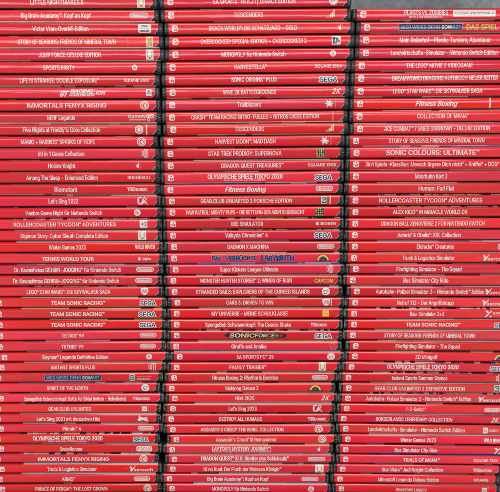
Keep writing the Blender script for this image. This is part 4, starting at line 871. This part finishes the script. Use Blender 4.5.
# ------------------------------------------------------------------ labels: lettering's look, maker's mark, and place in the stack
ORD = ['top', 'second', 'third', 'fourth', 'fifth', 'sixth', 'seventh', 'eighth', 'ninth', 'tenth', 'eleventh', 'twelfth', 'thirteenth', 'fourteenth', 'fifteenth',
       'sixteenth', 'seventeenth', 'eighteenth', 'nineteenth', 'twentieth', 'twenty-first', 'twenty-second', 'twenty-third']
LOOK = {'nin': 'white oval badge', 'sega': 'navy block-letter mark', 'ubi': 'white swirl mark', 'hex': 'white hexagon mark', 'bandai': 'tall white-gold mark', 'bandai2': 'tall cream mark',
        'circ': 'small round mark', 'disc': 'white disc mark', 'ea': 'white circle mark', '2k': 'chunky white mark', 'star': 'white star mark', 'line': 'thin vertical line', 'bars': 'rising bars mark',
        't17': 'black-white square mark', 'gold': 'dark gold square mark', 'green': 'green square mark', 'greentxt': 'green square mark', 'orange': 'orange square mark', 'boxline': 'small white box mark',
        'whitebox': 'white rounded-box mark', 'icon': 'white face-like icon', 'glyph': 'three outlined pillars mark', 'flag': 'small white flag mark', 'sing': 'white bracket-like mark', 'arrowbox': 'white arrow-box mark',
        'wild': 'white bold-letter mark', 'gamemill': 'white lettered mark', 'wb': 'white shield mark', 'wbline': 'white shield mark', 'shield': 'faint shield mark', 'thq': 'white lettered mark',
        'rainbow': 'rainbow arch mark', 'capcom': 'yellow lettered mark', 'bird': 'white bird-like mark', 'focus': 'white boxed-word mark', 'aero': 'white wing mark', 'astra': 'white cross-shaped mark', 'astra2': 'white cross-shaped mark',
        'giants': 'white square-and-word mark', 'complete': 'white banner', 'txt': 'white lettered mark', 'sp': 'wide-spaced lettered mark', 'dot': 'dot-and-word mark', 'yel': 'yellow lettering', '': ''}
def describe(stack, i, n, s, style, t0, t1, mark, vis):
    ln = t1 - t0
    size = 'short' if ln < 38 else 'medium' if ln < 70 else 'long'
    if style == 'quiz': t = 'boxed lilac-blue title'
    elif style == 'laby': t = 'navy wobbly title'
    elif style == 'forces': t = 'title on black flames'
    elif style == 'pvz': t = 'outlined two-line title'
    elif style == 'racer': t = 'slanted stacked title'
    elif style == 'i': t = 'italic title'
    elif style == 'sub': t = 'bold two-line title'
    else: t = size + (' capital' if s.upper() == s else ' mixed-case') + ' title'
    m = LOOK[mark.split(':')[0]] if vis else ''
    if i == 0: place = 'at the top of %s stack' % stack
    elif i == n - 1: place = 'at the bottom of %s stack' % stack
    elif i < 22: place = '%s from top of %s stack' % (ORD[i], stack)
    else: place = '%s from bottom of %s stack' % (ORD[n - 1 - i], stack)
    return 'red game case, ' + t + (', ' + m if m else '') + ', ' + place

# ------------------------------------------------------------------ build every case
rnd = random.Random(7)
SHELL = shell_mesh(); CARD = card_mesh(); LOGO = logo_print(); RIB = rib_mesh()
FLASH = {'navy': corner_mesh(FLASHNAVY), 'green': corner_mesh(GREEN), 'black': corner_mesh(BLACK)}
count = {k: sum(1 for c in CASES if c[0] == k) for k in ('left', 'middle', 'right')}
seen = {'left': 0, 'middle': 0, 'right': 0}
for (stack, cx, cz, tilt, H, s, style, t0, t1, mark, m0, m1, flash, top, bottom) in CASES:
    i = seen[stack]; seen[stack] += 1
    root = bpy.data.objects.new('game_case', None); C.objects.link(root)
    root.location = (cx * MM, rnd.uniform(-0.5, 0.5) * MM, cz * MM)
    root.rotation_euler = (0, -math.radians(tilt), math.radians(rnd.uniform(-0.12, 0.12)))
    root.scale = (1, 1, H / HN)
    root.empty_display_size = 0.02
    vis = (m0 + cx - W / 2) < 222
    root['label'] = describe(stack, i, count[stack], s, style, t0, t1, mark, vis and mark)
    root['category'] = 'game case'
    root['group'] = 'red game cases stacked in three columns'
    link('plastic_shell', SHELL, root)
    for x in (-W / 2 - 2.4, W / 2 + 2.4):
        r = link('end_latch', RIB, root); r.location = (x * MM, 0, 0)
    card = link('spine_card', CARD, root)
    link('corner_flash', FLASH[flash], card)
    link('console_badge', LOGO, card)
    link('title', title_print(s, style, t0, t1), card)
    if mark: link('publisher_mark', mark_print(mark, m0, m1), card)
    link('front_cover', cover_mesh(1, top, rnd, 27.0 if rnd.random() < 0.92 else 0), root)
    link('back_cover', cover_mesh(-1, bottom, rnd, 0), root)
